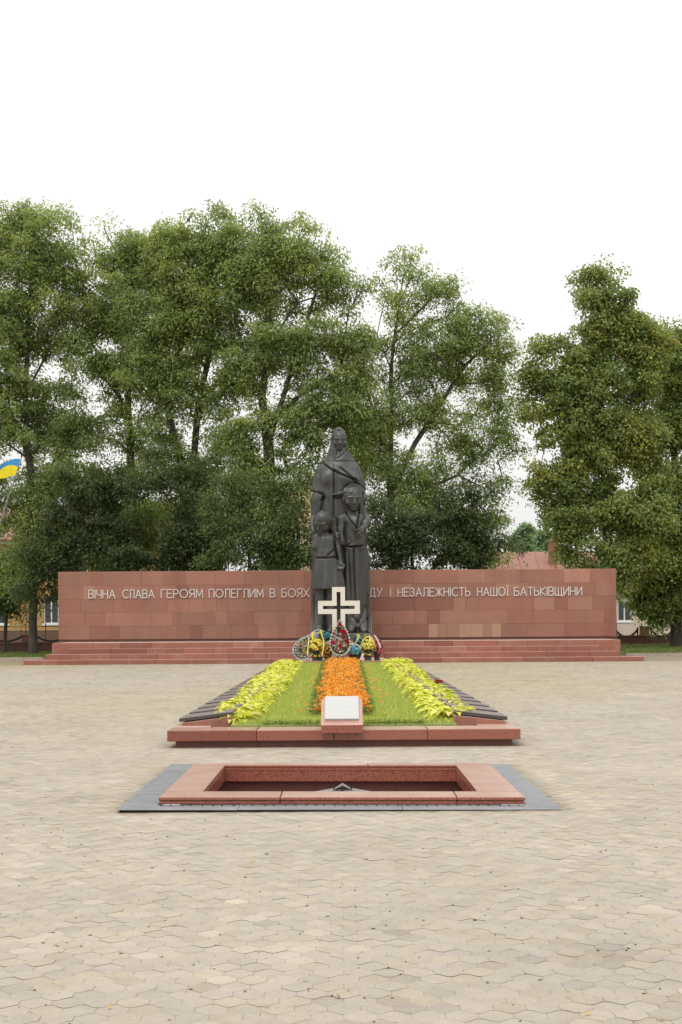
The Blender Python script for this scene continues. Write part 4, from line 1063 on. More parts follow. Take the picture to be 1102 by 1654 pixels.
# sleeves and hands
A.chain([(366, -10, 362), (402, -24, 425), (420, -50, 560), (430, -92, 690)], (36, 31, 32, 31), 24); A.chain([(190, -10, 360), (152, -24, 425), (134, -45, 560), (122, -60, 690)], (36, 31, 30, 24), 24)
A.groove([(432, 520), (440, 600), (430, 660)], 6, 10); A.groove([(455, 560), (462, 640), (440, 700)], 6, 7)
A.chain([(448, -110, 690), (450, -150, 716)], (36, 33), 8); A.cap((438, -120, 722), (466, -120, 716), 5, 5, 3, 'cut')
A.chain([(446, -168, 728), (428, -205, 756), (412, -226, 778)], (21, 22, 19), 8, flat=.8)
for (a, b, c, r) in (((420, -222, 772), (402, -238, 796), (390, -232, 814), 6.5), ((414, -228, 776), (396, -242, 792), (385, -234, 806), 7), ((426, -218, 776), (412, -232, 803), (400, -228, 818), 6), ((434, -214, 772), (424, -226, 802), (414, -224, 814), 5.2), ((420, -226, 758), (402, -238, 764), (392, -240, 770), 6.5)):
    A.chain([a, b, c], (r*1.25, r*1.1, r*.8), 3)
A.chain([(110, -70, 690), (110, -110, 722), (112, -140, 748)], (26, 20, 17), 8)
for k in range(4): A.chain([(106+k*7, -146, 748), (106+k*8, -166, 764), (108+k*8, -170, 780)], (7, 6.5, 5), 3)
A.chain([(124, -138, 738), (136, -150, 746)], (7, 5.5), 3)
# hem, and the bundle on the far side
for px_, d0 in ((112, 9), (132, 8), (270, 12), (460, 9), (474, 7)): A.groove([(px_+6, 1180), (px_+2, 1300), (px_-4, 1424)], 6, d0)
A.groove([(130, 1290), (170, 1340), (200, 1420)], 9, 14); A.groove([(345, 1290), (420, 1350), (455, 1330)], 8, 10); A.groove([(440, 1230), (455, 1340), (450, 1424)], 8, 9)
A.chain([(452, 10, 880), (462, 0, 930), (474, -12, 972)], (12, 18, 12), 8); A.ell((462, -5, 985), (14, 16, 10), 5)
# boy --------------------------------------------------
B = Field(225, 480, -300, -10, 460, 1428)
B.loft([(1385, 322, 446, -120, 52), (1330, 318, 446, -118, 56), (1200, 312, 446, -118, 58), (1000, 309, 442, -118, 60), (900, 306, 440, -118, 62), (866, 304, 438, -118, 62), (862, 304, 438, -118, 62)], n=2.5, k=6, folds=[(9, .9, 7, 900, 1100)])
B.loft([(876, 298, 444, -118, 69), (855, 292, 446, -118, 71), (800, 296, 444, -118, 68), (740, 290, 446, -118, 66), (700, 280, 446, -117, 62), (676, 274, 444, -115, 54), (660, 292, 430, -113, 46), (648, 320, 408, -112, 40)], n=2.3, k=10)
B.chain([(292, -125, 690), (284, -135, 760), (300, -150, 842)], (34, 31, 26), 10); B.groove([(318, 720), (312, 780), (322, 840)], 6, 12, -20)
B.groove([(298, 862), (360, 870), (440, 862)], 6, 12, -20); B.groove([(372, 885), (372, 1000), (378, 1180), (382, 1300)], 6, 14, -20)
B.groove([(335, 900), (340, 1100), (348, 1250)], 7, 6, -20); B.groove([(412, 900), (410, 1100), (416, 1280)], 7, 6, -20)
B.groove([(330, 1250), (360, 1320), (395, 1352)], 8, 12, -20); B.groove([(440, 1250), (420, 1320), (395, 1352)], 8, 10, -20)
B.groove([(300, 845), (330, 858), (350, 850)], 6, 9, -20); B.groove([(345, 820), (360, 845)], 6, 6, -20)
B.chain([(352, -135, 600), (352, -122, 665)], (34, 42), 10)
head(B, (361, -150, 560), 146, rot(16, 10, -3))
# cropped hair with a fringe
B.ell((359, -134, 536), (54, 60, 56), 6); B.ell((368, -200, 560), (40, 30, 36), 6, 'cut') if False else None
for k in range(8): B.chain([(316+k*12, -186+abs(k-3.5)*5, 500), (312+k*13, -212+abs(k-3.5)*8, 520+(k % 2)*4)], (9, 4), 6)
B.groove([(340, 480), (330, 505), (322, 530)], 3, 3, -20); B.groove([(372, 478), (376, 505), (372, 530)], 3, 3, -20)
# open collar
B.step([(318, 645), (340, 690), (368, 730), (385, 750)][::-1], 4, 9, 22, -20); B.groove([(320, 648), (345, 692), (386, 752)], 5, 12, -20); B.groove([(404, 650), (398, 700), (390, 752)], 5, 12, -20); B.step([(404, 650), (398, 700), (390, 752)][::-1], 4, 8, 20, -20)
for (a, b) in (((352, -160, 1392), (352, -205, 1402)), ((424, -160, 1390), (428, -208, 1400))):
    B.chain([a, ((a[0]+b[0])/2, (a[1]+b[1])/2, a[2]-6), b], (26, 24, 19), 8)
# girl -------------------------------------------------
G = Field(75, 345, -320, 0, 620, 1428)
G.loft([(1140, 96, 322, -150, 88), (1130, 97, 320, -150, 88), (1050, 103, 308, -150, 80), (980, 112, 288, -150, 72), (936, 118, 274, -150, 66), (926, 119, 272, -150, 65)], n=2.4, k=5, folds=[(11, .3, 9, 940, 1130)])
G.loft([(936, 119, 271, -150, 68), (900, 124, 268, -150, 68), (850, 125, 266, -150, 64), (815, 124, 268, -150, 58), (795, 134, 262, -148, 50), (782, 158, 240, -146, 38)], n=2.3, k=8)
G.groove([(112, 938), (190, 942), (276, 934)], 5, 10, -30); G.groove([(255, 830), (246, 890), (205, 925)], 6, 9, -30); G.step([(205, 927), (248, 892), (258, 832)], 4, 6, 25, -30); G.groove([(190, 800), (192, 880)], 4, 5, -30)
G.chain([(256, -160, 806), (268, -176, 880), (284, -190, 958)], (25, 22, 16), 8); G.groove([(246, 830), (258, 900), (270, 950)], 5, 10, -30)
G.chain([(286, -192, 962), (289, -200, 985)], (15, 17), 5)
for k in range(4): G.chain([(276+k*9, -206, 994), (274+k*9.5, -214, 1010), (278+k*8, -212, 1020-(k == 3)*6)], (6.5, 6, 4.8), 2.5)
G.chain([(302, -202, 978), (310, -210, 990), (309, -214, 1000)], (6.5, 5.5, 4.5), 2.5)
G.chain([(134, -165, 806), (122, -180, 870)], (26, 22), 8)
G.chain([(186, -152, 770), (188, -148, 800)], (28, 36), 8)
head(G, (176, -182, 716), 144, rot(-28, 24, 8), ears=False)
G.ell((188, -166, 692), (64, 66, 60), 6); G.chain([(240, -180, 700), (246, -170, 755), (250, -170, 775)], (20, 22, 16), 8); G.chain([(130, -150, 700), (124, -140, 760)], (18, 20), 8)
for k in range(9): G.chain([(134+k*13, -206+abs(k-3)*6, 664+abs(k-4)*4), (128+k*13.5, -232+abs(k-3)*11, 694+k*2.2)], (9, 4), 6)
G.chain([(252, -172, 772), (262, -196, 790), (268, -208, 812)], (13, 15, 9), 4); G.cap((254, -205, 790), (282, -205, 784), 6, 6, 3)
for (x, x2) in ((152, 150), (222, 220)):
    G.chain([(x, -150, 1125), (x, -148, 1200), (x2, -140, 1290), (x2, -142, 1385)], (34, 33, 31, 21), 8); G.chain([(x2, -150, 1396), (x2-3, -205, 1404)], (22, 17), 8)

for nm, Fd, pr in (('mother_figure', A, None), ('boy_figure', B, None), ('girl_figure', G, None)):
    V, Q = Fd.mesh()
    V = (V-np.array((290, 0, 0)))*SP
    me = np_mesh(nm, V, Q, 4, M['bronze'], smooth=True)
    link(nm, me, statue)
    del Fd.D
mb = MB(); k = SP; o = S_ORG
mb.bbox(o.x-198*k, o.x+202*k, o.y-232*k, o.y+170*k, .80, o.z+.004, .02); mb.build('statue_plinth', M['bronze_base'], statue)

# ------------------------------------------------------------------ buildings behind the trees
M['ochre'] = mat('ochre_plaster', (.42, .25, .10), .85, blotch=[(.8, .4, .8, (.44, .25, .09)), (4, .5, .8, (.53, .33, .14))])
M['peach'] = mat('peach_plaster', (.56, .38, .22), .85, blotch=[(.6, .4, .8, (.50, .33, .19))])
M['pinkish'] = mat('pale_pink_plaster', (.56, .47, .40), .85, blotch=[(.6, .4, .8, (.50, .42, .36))])
M['plinth'] = mat('brown_render', (.16, .09, .06), .85, blotch=[(2, .4, .8, (.11, .07, .05))])
M['roof_red'] = mat('red_sheet_roof', (.27, .12, .09), .6, blotch=[(.7, .4, .8, (.21, .09, .07)), (5, .5, .8, (.31, .15, .11))])
M['roof_grey'] = mat('grey_sheet_roof', (.34, .31, .30), .6, blotch=[(1.5, .4, .8, (.26, .24, .23))])
M['frame'] = mat('white_window_frame', (.75, .75, .73), .4)
M['glass'] = mat('dark_window_glass', (.02, .025, .025), .08, spec=.8)
M['brick'] = mat('red_brick_chimney', (.30, .12, .08), .85, blotch=[(6, .4, .8, (.22, .09, .06))])
def window(parent, x0, x1, z0, z1, y, mull=1):
    mb = MB(); t = .07
    for a, b, c, d in ((x0, x1, z0, z0+t), (x0, x1, z1-t, z1), (x0, x0+t, z0+t, z1-t), (x1-t, x1, z0+t, z1-t)): mb.box(a, b, y-.06, y+.04, c, d)
    for k in range(mull):
        x = x0+(x1-x0)*(k+1)/(mull+1); mb.box(x-t*.6, x+t*.6, y-.055, y+.035, z0+t, z1-t)
    fr = mb.build('window', M['frame'], parent)
    mb = MB(); mb.box(x0+.02, x1-.02, y-.02, y+.02, z0+.02, z1-.02); mb.build('pane', M['glass'], fr)
    mb = MB(); mb.bbox(x0-.12, x1+.12, y-.18, y-.002, z0-.12, z0-.004, .01); mb.build('sill', M['frame'], fr)
def wall_with_holes(mb, x0, x1, y0, y1, z0, z1, holes):
    """front wall in strips round the window openings (holes share the same z range per row)"""
    xs = sorted(holes); zs = sorted({(h[2], h[3]) for h in holes}); z = z0
    for (a, b) in zs:
        mb.box(x0, x1, y0, y1, z, a); row = [h for h in xs if h[2] == a]; x = x0
        for h in row: mb.box(x, h[0], y0, y1, a, b); x = h[1]
        mb.box(x, x1, y0, y1, a, b); z = b
    mb.box(x0, x1, y0, y1, z, z1)
def gable_roof(mb, x0, x1, y0, y1, z0, z1, ov=.5, t=.12):
    ym = (y0+y1)/2
    for s in (-1, 1):
        ye = (y0-ov) if s < 0 else (y1+ov); zz = z0-.15
        P = [(x0-ov, ye, zz), (x1+ov, ye, zz), (x1+ov, ym, z1), (x0-ov, ym, z1)]
        P += [(a, b, c+t) for a, b, c in P]; mb.add(P, [(0, 3, 2, 1), (4, 5, 6, 7), (0, 1, 5, 4), (1, 2, 6, 5), (2, 3, 7, 6), (3, 0, 4, 7)])
        x = x0-ov+.6
        while x < x1+ov-.1:                            # standing seams
            P = [(x, ye, zz+t+.002), (x+.05, ye, zz+t+.002), (x+.05, ym, z1+t+.002), (x, ym, z1+t+.002)]; P += [(a, b, c+.05) for a, b, c in P]
            mb.add(P, [(4, 5, 6, 7), (0, 1, 5, 4), (1, 2, 6, 5), (2, 3, 7, 6), (3, 0, 4, 7)]); x += 1.3
def building(name, label, pxa, pxb, Y, depth, zt, zr, wallm, roofm, wins, floors=((1.0, 2.6),), plinth=.8):
    x0, x1 = W(pxa, 1000, Y).x, W(pxb, 1000, Y).x
    root = empty(name, ((x0+x1)/2, Y+depth/2, 0), label, 'building')
    holes = [(a, b, c, d) for (a, b) in wins for (c, d) in floors]
    mb = MB(); wall_with_holes(mb, x0, x1, Y, Y+.35, plinth, zt, holes)
    mb.box(x0, x0+.3, Y+.352, Y+depth-.302, plinth, zt); mb.box(x1-.3, x1, Y+.352, Y+depth-.302, plinth, zt); mb.box(x0, x1, Y+depth-.3, Y+depth, plinth, zt)
    mb.box(x0+.31, x1-.31, Y+.36, Y+depth-.31, zt-.3, zt-.1)
    if roofm is not None:
        for x in (x0+.05, x1-.05): mb.face([(x, Y, zt), (x, Y+depth, zt), (x, Y+depth/2, zr)])
    mb.build('wall', wallm, root)
    mb = MB(); mb.box(x0-.06, x1+.06, Y-.06, Y+depth+.06, -.1, plinth-.003); mb.build('plinth', M['plinth'], root)
    if roofm is not None:
        mb = MB(); gable_roof(mb, x0, x1, Y, Y+depth, zt, zr); mb.build('roof', roofm, root)
    for (a, b, c, d) in holes: window(root, a, b, c, d, Y+.14)
    mb = MB(); mb.bbox(x0-.1, x1+.1, Y-.14, Y-.002, zt-.35, zt-.08, .03); mb.build('cornice', M['frame'], root)
    return root
def wx(a, b, Y): return (W(a, 990, Y).x, W(b, 990, Y).x)
building('yellow_house', 'ochre yellow two-storey house with red roof behind the left trees', -130, 335, 98, 11, 7.6, 10.3, M['ochre'], M['roof_red'],
         [wx(-20, 12, 98), wx(71, 95, 98), wx(120, 142, 98), wx(160, 182, 98), wx(205, 228, 98), wx(262, 285, 98)], ((1.75, 3.6), (4.9, 6.6)), 1.25)
building('grey_roofed_house', 'house with pale grey sheet roof at the far left behind the flag', -190, 24, 113, 10, 8.8, 11.6, M['peach'], M['roof_grey'], [wx(-60, -30, 113)], ((1.6, 3.2), (5, 6.6)))
building('apartment_block', 'tall peach plastered block seen through leaves left of the statue', 425, 528, 118, 12, 13.6, 13.6, M['peach'], None,
         [wx(438, 455, 118), wx(470, 487, 118), wx(500, 517, 118)], ((2, 3.7), (5.2, 6.9), (8.4, 10.1)))
hb = building('pink_house', 'low pale pink house with brick-red sheet roof behind the right end of the wall', 786, 1230, 100, 9, 4.0, 6.7, M['pinkish'], M['roof_red'],
         [wx(860, 890, 100), wx(998, 1020, 100), wx(1090, 1112, 100)], ((1.68, 3.1),), .5)
mb = MB(); cx_ = W(893, 880, 103).x; mb.box(cx_-.3, cx_+.3, 102.6, 103.2, 5.6, 7.5); mb.box(cx_-.38, cx_+.38, 102.52, 103.28, 7.5, 7.62); mb.build('chimney', M['brick'], hb)

# boundary walls, pillars, chains, railing
def low_wall(label, x0, x1, Y, z0, z1):
    root = empty('boundary_wall', ((x0+x1)/2, Y, 0), label, 'wall'); mb = MB(); x = x0
    while x < x1: e = min(x+1.5, x1); mb.tint = tint_rand(.6, .85); mb.bbox(x+.002, e-.002, Y, Y+.35, z0-.1, z1-.08, .008); x = e
    mb.build('wall_blocks', M['granite_dark'], root)
    mb = MB(); mb.tint = (.9, .9, .9); mb.bbox(x0, x1, Y-.04, Y+.39, z1-.078, z1, .01); mb.build('coping', M['granite_dark'], root)
low_wall('low dark granite boundary wall behind the lawn at the left', -36, W(92, 1030, 85).x+2, 85, 0, .64)
low_wall('low dark granite boundary wall behind the lawn at the right', W(985, 1030, 85).x-2, 36, 85, .2, .82)
def pillar(px, zt, zb, label, lab_side):
    Y = 85.17; x = W(px, 1020, Y).x; root = empty('granite_pillar', (x, Y, zb), label, 'pillar', 'granite chain pillars on the boundary walls')
    mb = MB(); mb.tint = (1.5, 1.5, 1.5); mb.bbox(x-.27, x+.27, Y-.17, Y+.17, zb+.003, zt-.05, .01); mb.build('shaft', M['granite_dark'], root)
    mb = MB(); mb.tint = (1.7, 1.7, 1.7); mb.bbox(x-.32, x+.32, Y-.21, Y+.21, zt-.048, zt, .01); mb.build('cap', M['granite_dark'], root)
def chain(pxa, pxb, z, sag, zb, label):
    Y = 85.17; x0, x1 = W(pxa, 1020, Y).x, W(pxb, 1020, Y).x; root = empty('hanging_chain', ((x0+x1)/2, Y, zb), label, 'chain', 'black swag chains between pillars')
    mb = MB(); n = 26; pts = []
    for i in range(n+1):
        t = i/n; pts.append(Vector((x0+(x1-x0)*t, Y, z-sag*(1-(2*t-1)**2))))
    for i in range(n):
        mb.tube([pts[i], pts[i].lerp(pts[i+1], .5), pts[i+1]], (.055, .085, .055), 6)
    mb.build('chain_links', M['dark_metal'], root)
    for x in (x0, x1):
        mb = MB(); mb.tube([(x, Y, zb+.003), (x, Y, z+.05)], .05, 8); mb.ball((x, Y, z+.07), .07, 8, 5); mb.build('chain_post', M['dark_metal'], root)
pillar(1041, 1.36, .82, 'squat granite chain pillar on the right boundary wall under the linden', 1)
pillar(45, 1.10, .64, 'granite chain pillar on the left boundary wall behind the ash trunk', -1)
pillar(-28, 1.10, .64, 'granite chain pillar on the left boundary wall near the picture edge', -1)
chain(994, 1030, 1.15, .42, .82, 'black chain hanging between the right end of the wall and the right pillar')
chain(1052, 1088, 1.15, .42, .82, 'black chain hanging to the right of the right pillar under the linden')
chain(-18, 37, 1.02, .32, .64, 'black chain hanging at the far left of the left boundary wall')
chain(58, 108, 1.02, .32, .64, 'black chain hanging between the ash trunk and the left end of the memorial wall')
rl = empty('iron_railing', (-24, 92, 0), 'thin black iron railing in front of the yellow house', 'railing')
for z, nm in ((1.28, 'rail'), (1.55, 'rail')):
    mb = MB(); mb.tube([(-32, 92, z), (-14, 92, z)], .022, 5); mb.build(nm, M['dark_metal'], rl)
for k in range(15):
    x = -32+k*18/14; mb = MB(); mb.tube([(x, 92, -.05), (x, 92, 1.7)], .03, 6); mb.ball((x, 92, 1.72), .05, 6, 4); mb.build('post', M['dark_metal'], rl)

# flag
FY = 66
fp0, fp1 = W(-74, 1058, FY), W(35.5, 738, FY); fp0.z = 0
fl = empty('flag_pole', fp0, 'leaning pale metal pole flying the blue and yellow flag at the left edge', 'flagpole')
mb = MB(); mb.tint = (.5, .5, .48); mb.tube([fp0, fp0.lerp(fp1, .5), fp1], (.045, .035, .022), 8); mb.build('pole', M['steel'], fl)
mb = MB(); mb.tint = (.1, .1, .1); mb.ball(fp1+Vector((0, 0, .04)), .05, 8, 6); mb.build('finial', M['dark_metal'], fl)
mb = MB(); mb.bbox(fp0.x-.35, fp0.x+.35, FY-.35, FY+.35, -.02, .3, .02); mb.build('footing', M['concrete'], fl)
def flag_pt(s, t):   # s along the fly (0 hoist), t down the hoist
    h = W(34.6, 741, FY).lerp(W(25.5, 767, FY), t)
    f = W(-14, 769, FY).lerp(W(-8, 776, FY), t)
    p = h.lerp(f, s); sg = math.sin(s*math.pi)
    p.z += (.30*sg if t < .5 else .30*sg*(1-(t-.5)*2) + .02*sg) - .02; p.y += .10*math.sin(s*9+t*2)*min(1, s*3); p.z += .03*math.sin(s*11)*min(1, s*3)
    return p
mb = MB(); ns, ntt = 16, 8
for i in range(ns):
    for j in range(ntt):
        mb.tint = (.05, .27, .60) if j < ntt//2 else (.78, .66, .02)
        mb.face([flag_pt(i/ns, j/ntt), flag_pt((i+1)/ns, j/ntt), flag_pt((i+1)/ns, (j+1)/ntt), flag_pt(i/ns, (j+1)/ntt)])
cl = mb.build('flag', M['petal'], origin=W(34, 744, FY)); tag(cl, 'blue and yellow flag flying from the leaning pole at the left edge', 'flag')

# ------------------------------------------------------------------ trees
LEAFC = {'ash': [(.165, .200, .062), (.140, .182, .058), (.185, .215, .068), (.150, .18, .066), (.20, .225, .07)],
         'linden': [(.148, .178, .05), (.13, .162, .046), (.175, .195, .052), (.195, .20, .054), (.12, .155, .046)],
         'dark': [(.062, .078, .028), (.052, .068, .025), (.074, .090, .030), (.062, .076, .028)],
         'bush': [(.088, .115, .038), (.102, .13, .042), (.074, .098, .034)],
         'far': [(.17, .22, .11), (.15, .20, .10), (.20, .25, .13)]}
def make_tree(name, label, Y, trunks, lobes, kind, leafL, leafW, per, crad=22, dens=2.3, r0=.38, seed=1, group=None, twig=.012, thick=.55, gapthr=-.28, cat='tree', droop=.5, trunk_n=1):
    rd = np.random.default_rng(seed); pr = random.Random(seed)
    base = W(*trunks[0][0], Y); base.z = lawn_z(base.x, Y)-.05 if Y < 92 else -.05
    root = empty(name, base, label, cat, group); m = Y/F
    # skeleton
    nodes = []; par = []; rad = []
    for ti, tr in enumerate(trunks):
        pts = [W(px, py, Y) for px, py in tr]
        if ti == 0: pts[0].z = base.z
        dy = 0
        if ti == 0: prev = -1
        else:
            d = [(n_-pts[0]).length for n_ in nodes]; prev = int(np.argmin(d))
        for a, b in zip(pts[:-1], pts[1:]):
            L = (b-a).length; k = max(2, int(L/.9))
            for i in range(k + (1 if b is pts[-1] else 0)):
                p = a.lerp(b, i/k); 
                if ti: dy += pr.uniform(-.12, .2)*(1 if ti % 2 else -1)
                p = p + Vector((pr.uniform(-.06, .06), dy+pr.uniform(-.06, .06), 0)) if len(nodes) > 1 else p
                nodes.append(p); par.append(prev); prev = len(nodes)-1
    nt0 = len(nodes)
    # clumps
    C = []
    for (lx, ly, rx, ry, *rest) in lobes:
        rx *= 1.14; ry *= 1.18; q = (rest[0] if rest else 1.0)**.8; dz = rest[1] if len(rest) > 1 else 0
        n = int(1.95*q*dens*rx*ry/(crad*crad)); ry_d = .5*(rx+ry)*thick*1.3
        c = W(lx, ly, Y)
        for _ in range(n):
            v = rd.normal(size=3); v /= np.linalg.norm(v); r = rd.random()**.42
            p = Vector((c.x+v[0]*rx*m*r, c.y+dz+v[1]*ry_d*m*r, c.z+v[2]*ry*m*r))
            if noise.noise(p*.42+Vector((seed*3.1, 0, 0))) < gapthr: continue
            if p.z < base.z+1.2: continue
            C.append(p)
    ax = nodes[nt0//2]
    C.sort(key=lambda p: min((p-nodes[i]).length for i in range(0, nt0, 2)))
    tips = []
    NA = np.array([tuple(n_) for n_ in nodes])
    buf = np.zeros((nt0+len(C)*4, 3)); buf[:nt0] = NA; cnt = nt0
    for p in C:
        q = np.array(p); d = buf[:cnt]-q; dist = np.sqrt((d*d).sum(1)); pen = np.maximum(d[:, 2]+.45*dist, 0)*1.4
        hz = np.where(np.arange(cnt) < 3, 4.0, 0); j = int(np.argmin(dist+pen+hz)); a = Vector(buf[j]); L = (p-a).length
        k = max(1, min(3, int(L/.9))); prev = j
        for i in range(1, k+1):
            t = i/k; s = a.lerp(p, t)
            if i < k: s = s + Vector((pr.uniform(-.12, .12), pr.uniform(-.12, .12), .10*L*math.sin(math.pi*t)*(.6)+pr.uniform(-.08, .08)))
            buf[cnt] = s; nodes.append(s); par.append(prev); prev = cnt; cnt += 1
        tips.append(prev)
    N_ = len(nodes); acc = np.zeros(N_); kids = np.zeros(N_, int)
    for i in range(N_-1, -1, -1):
        acc[i] = max(acc[i], twig**2.1)
        if par[i] >= 0: acc[par[i]] += acc[i]
    R_ = acc**(1/2.1); R_ *= 1.0
    sc = .8*r0/max(R_[2], 1e-6); R_ = np.maximum(R_*sc, twig*.8)
    R_[0] *= 1.25
    mb = MB()
    for i in range(N_):
        if par[i] < 0: continue
        a, b = nodes[par[i]], nodes[i]
        if (b-a).length < 1e-4: continue
        ra = min(R_[par[i]], R_[i]*1.35+.004); n = 9 if R_[i] > .1 else (5 if R_[i] > .03 else 3)
        mb.tube([a, b+(b-a)*.04], (ra, R_[i]), n, cap=False)
    mb.build('trunk', M['bark'], root, smooth=True)
    # leaves
    leafL *= .76; leafW *= .74; per = int(per*2.5); nc = len(C); n = nc*per
    cen = np.repeat(np.array([tuple(c) for c in C]), per, 0); crw = crad*m
    csz = np.repeat(rd.uniform(.65, 1.4, (nc, 1)), per, 0)
    off = rd.normal(size=(n, 3)); off /= np.linalg.norm(off, axis=1)[:, None]; off *= rd.random((n, 1))**.42
    off[:, 2] = np.where(rd.random(n) < .7, np.abs(off[:, 2]), off[:, 2])*np.repeat(rd.uniform(.6, 1.15, nc), per)-.22+rd.normal(0, .13, n)
    tl = np.repeat(rd.normal(0, .30, (nc, 2)), per, 0); off[:, 2] += off[:, 0]*tl[:, 0]+off[:, 1]*tl[:, 1]; off *= csz*crw*1.02
    off[:, :2] += rd.normal(0, .10, (n, 2))*crw
    pos = cen+off
    az = rd.random(n)*6.283; out = np.arctan2(off[:, 1], off[:, 0]); az = np.where(rd.random(n) < .6, out+rd.normal(0, .6, n), az)
    el = rd.normal(-droop, .45, n)
    d = np.stack([np.cos(az)*np.cos(el), np.sin(az)*np.cos(el), np.sin(el)], 1)
    up = rd.normal(size=(n, 3))*.42+np.array((0, 0, 1.)); sd = np.cross(d, up); sd /= np.linalg.norm(sd, axis=1)[:, None]+1e-9
    ll = leafL*rd.uniform(.65, 1.3, (n, 1)); ww = leafW*rd.uniform(.7, 1.25, (n, 1))*.5
    V = np.zeros((n, 4, 3), np.float32); V[:, 0] = pos; V[:, 1] = pos+d*ll*.45-sd*ww; V[:, 2] = pos+d*ll; V[:, 3] = pos+d*ll*.45+sd*ww
    pal = np.array(LEAFC[kind]); cidx = np.repeat(rd.integers(0, len(pal), nc), per); own = rd.integers(0, len(pal), n)
    c = np.where((rd.random(n) < .62)[:, None], pal[cidx], pal[own])*np.repeat(rd.uniform(.85, 1.15, (nc, 1)), per, 0)*rd.uniform(.88, 1.12, (n, 1))*np.array((1.48, 1.58, 1.92))
    if kind == 'linden':
        yl = np.repeat(np.array([noise.noise(Vector(p)*.35+Vector((7, 2, seed))) for p in C]), per)
        msk = (rd.random(n) < np.clip(.06+yl*.8, .01, .5)); c[msk] *= np.array((1.45, 1.22, .8))
        m2 = rd.random(n) < .008; c[m2] = (.28, .12, .03)
    elif kind == 'ash':
        yl = np.repeat(np.array([noise.noise(Vector(p)*.3+Vector((1, 5, seed))) for p in C]), per)
        msk = (rd.random(n) < np.clip(.05+yl*.7, .0, .5)); c[msk] *= np.array((1.35, 1.22, .9))
    me = np_mesh('crown', V.reshape(-1, 3)-np.array(base, np.float32), np.arange(n*4), 4, M['leaf'], c)
    link('crown', me, root)
    return root

make_tree('ash_tree', 'tall green ash tree at the far left behind the flag', 78, [[(54, 1054), (52, 950), (50, 850), (47, 740), (42, 640), (46, 540), (52, 440), (58, 380)], [(47, 740), (10, 650), (-25, 560)], [(43, 640), (80, 560), (98, 500)], [(50, 800), (90, 740), (120, 690)]],
    [(58, 412, 80, 78), (20, 370, 45, 36), (-25, 500, 75, 120), (100, 485, 66, 95), (40, 530, 70, 90, .7), (20, 640, 85, 70), (105, 610, 50, 55, .8), (62, 705, 80, 50), (120, 700, 48, 40, .8), (30, 800, 75, 50, .8), (95, 800, 70, 60), (60, 880, 80, 55), (-50, 700, 60, 120), (10, 900, 50, 60, .7), (110, 890, 50, 35)],
    'ash', .30, .12, 84, seed=11, r0=.30)
make_tree('ash_tree', 'slender dark-stemmed ash tree between the far left ash and the leaning twin-stemmed one', 79, [[(218, 1050), (217, 920), (215, 800), (210, 700), (205, 640), (214, 560), (212, 450), (205, 400)], [(208, 670), (180, 610), (150, 560)], [(212, 720), (236, 640), (244, 580)], [(214, 700), (190, 640), (160, 590)]],
    [(205, 400, 46, 38), (190, 455, 52, 56), (172, 545, 46, 62), (222, 545, 44, 60, .9), (160, 480, 40, 50), (235, 420, 40, 40), (200, 610, 56, 46, .8), (178, 690, 34, 30, .6), (215, 690, 30, 50, .5), (180, 770, 56, 44), (225, 760, 40, 60, .6), (170, 860, 80, 62), (235, 870, 60, 52), (140, 770, 28, 30, .5)],
    'ash', .30, .12, 84, seed=23, r0=.33)
make_tree('ash_tree', 'ash tree with two dark leaning stems, third tree from the left', 77, [[(303, 1050), (302, 915), (298, 830), (290, 740), (274, 670), (252, 620), (238, 560), (240, 480)], [(300, 850), (313, 740), (320, 650), (342, 560), (342, 470), (330, 400)], [(272, 665), (290, 600), (285, 500), (280, 420)], [(320, 650), (370, 590), (380, 520)]],
    [(282, 398, 62, 55), (350, 402, 62, 56), (248, 470, 62, 62), (325, 475, 70, 66), (272, 555, 70, 56), (345, 570, 52, 60, .7), (240, 610, 56, 46, .9), (300, 640, 60, 46, .8), (310, 540, 60, 60), (300, 440, 70, 50), (365, 650, 40, 50, .6), (250, 690, 40, 50, .5), (275, 745, 40, 44, .7), (340, 740, 56, 50, .9), (290, 820, 70, 60), (340, 820, 50, 50, .8)],
    'ash', .30, .12, 84, seed=37, r0=.38)
make_tree('ash_tree', 'broad ash tree with a stout forked trunk just left of the statue', 76, [[(440, 1050), (438, 915), (437, 800), (433, 720), (425, 640), (430, 560), (440, 470), (440, 390)], [(434, 715), (458, 640), (488, 560), (510, 470)], [(428, 650), (398, 580), (380, 510)], [(434, 690), (480, 640), (530, 610), (560, 590)], [(430, 560), (480, 490), (540, 470)]],
    [(440, 392, 62, 54), (500, 412, 54, 56), (536, 470, 46, 40), (455, 480, 80, 60), (392, 480, 46, 56), (520, 545, 62, 50), (440, 575, 76, 62), (390, 610, 40, 56, .7), (520, 630, 66, 52), (565, 560, 34, 40, .8), (560, 640, 40, 60, .8), (575, 720, 36, 50, .8), (420, 440, 50, 50), (460, 660, 56, 46, .7), (395, 710, 46, 46, .6), (490, 705, 50, 40, .8), (545, 690, 36, 40, .7), (470, 765, 56, 32, .6), (395, 770, 46, 46), (385, 700, 46, 46, .6), (420, 820, 60, 40)],
    'ash', .30, .12, 84, seed=41, r0=.42)
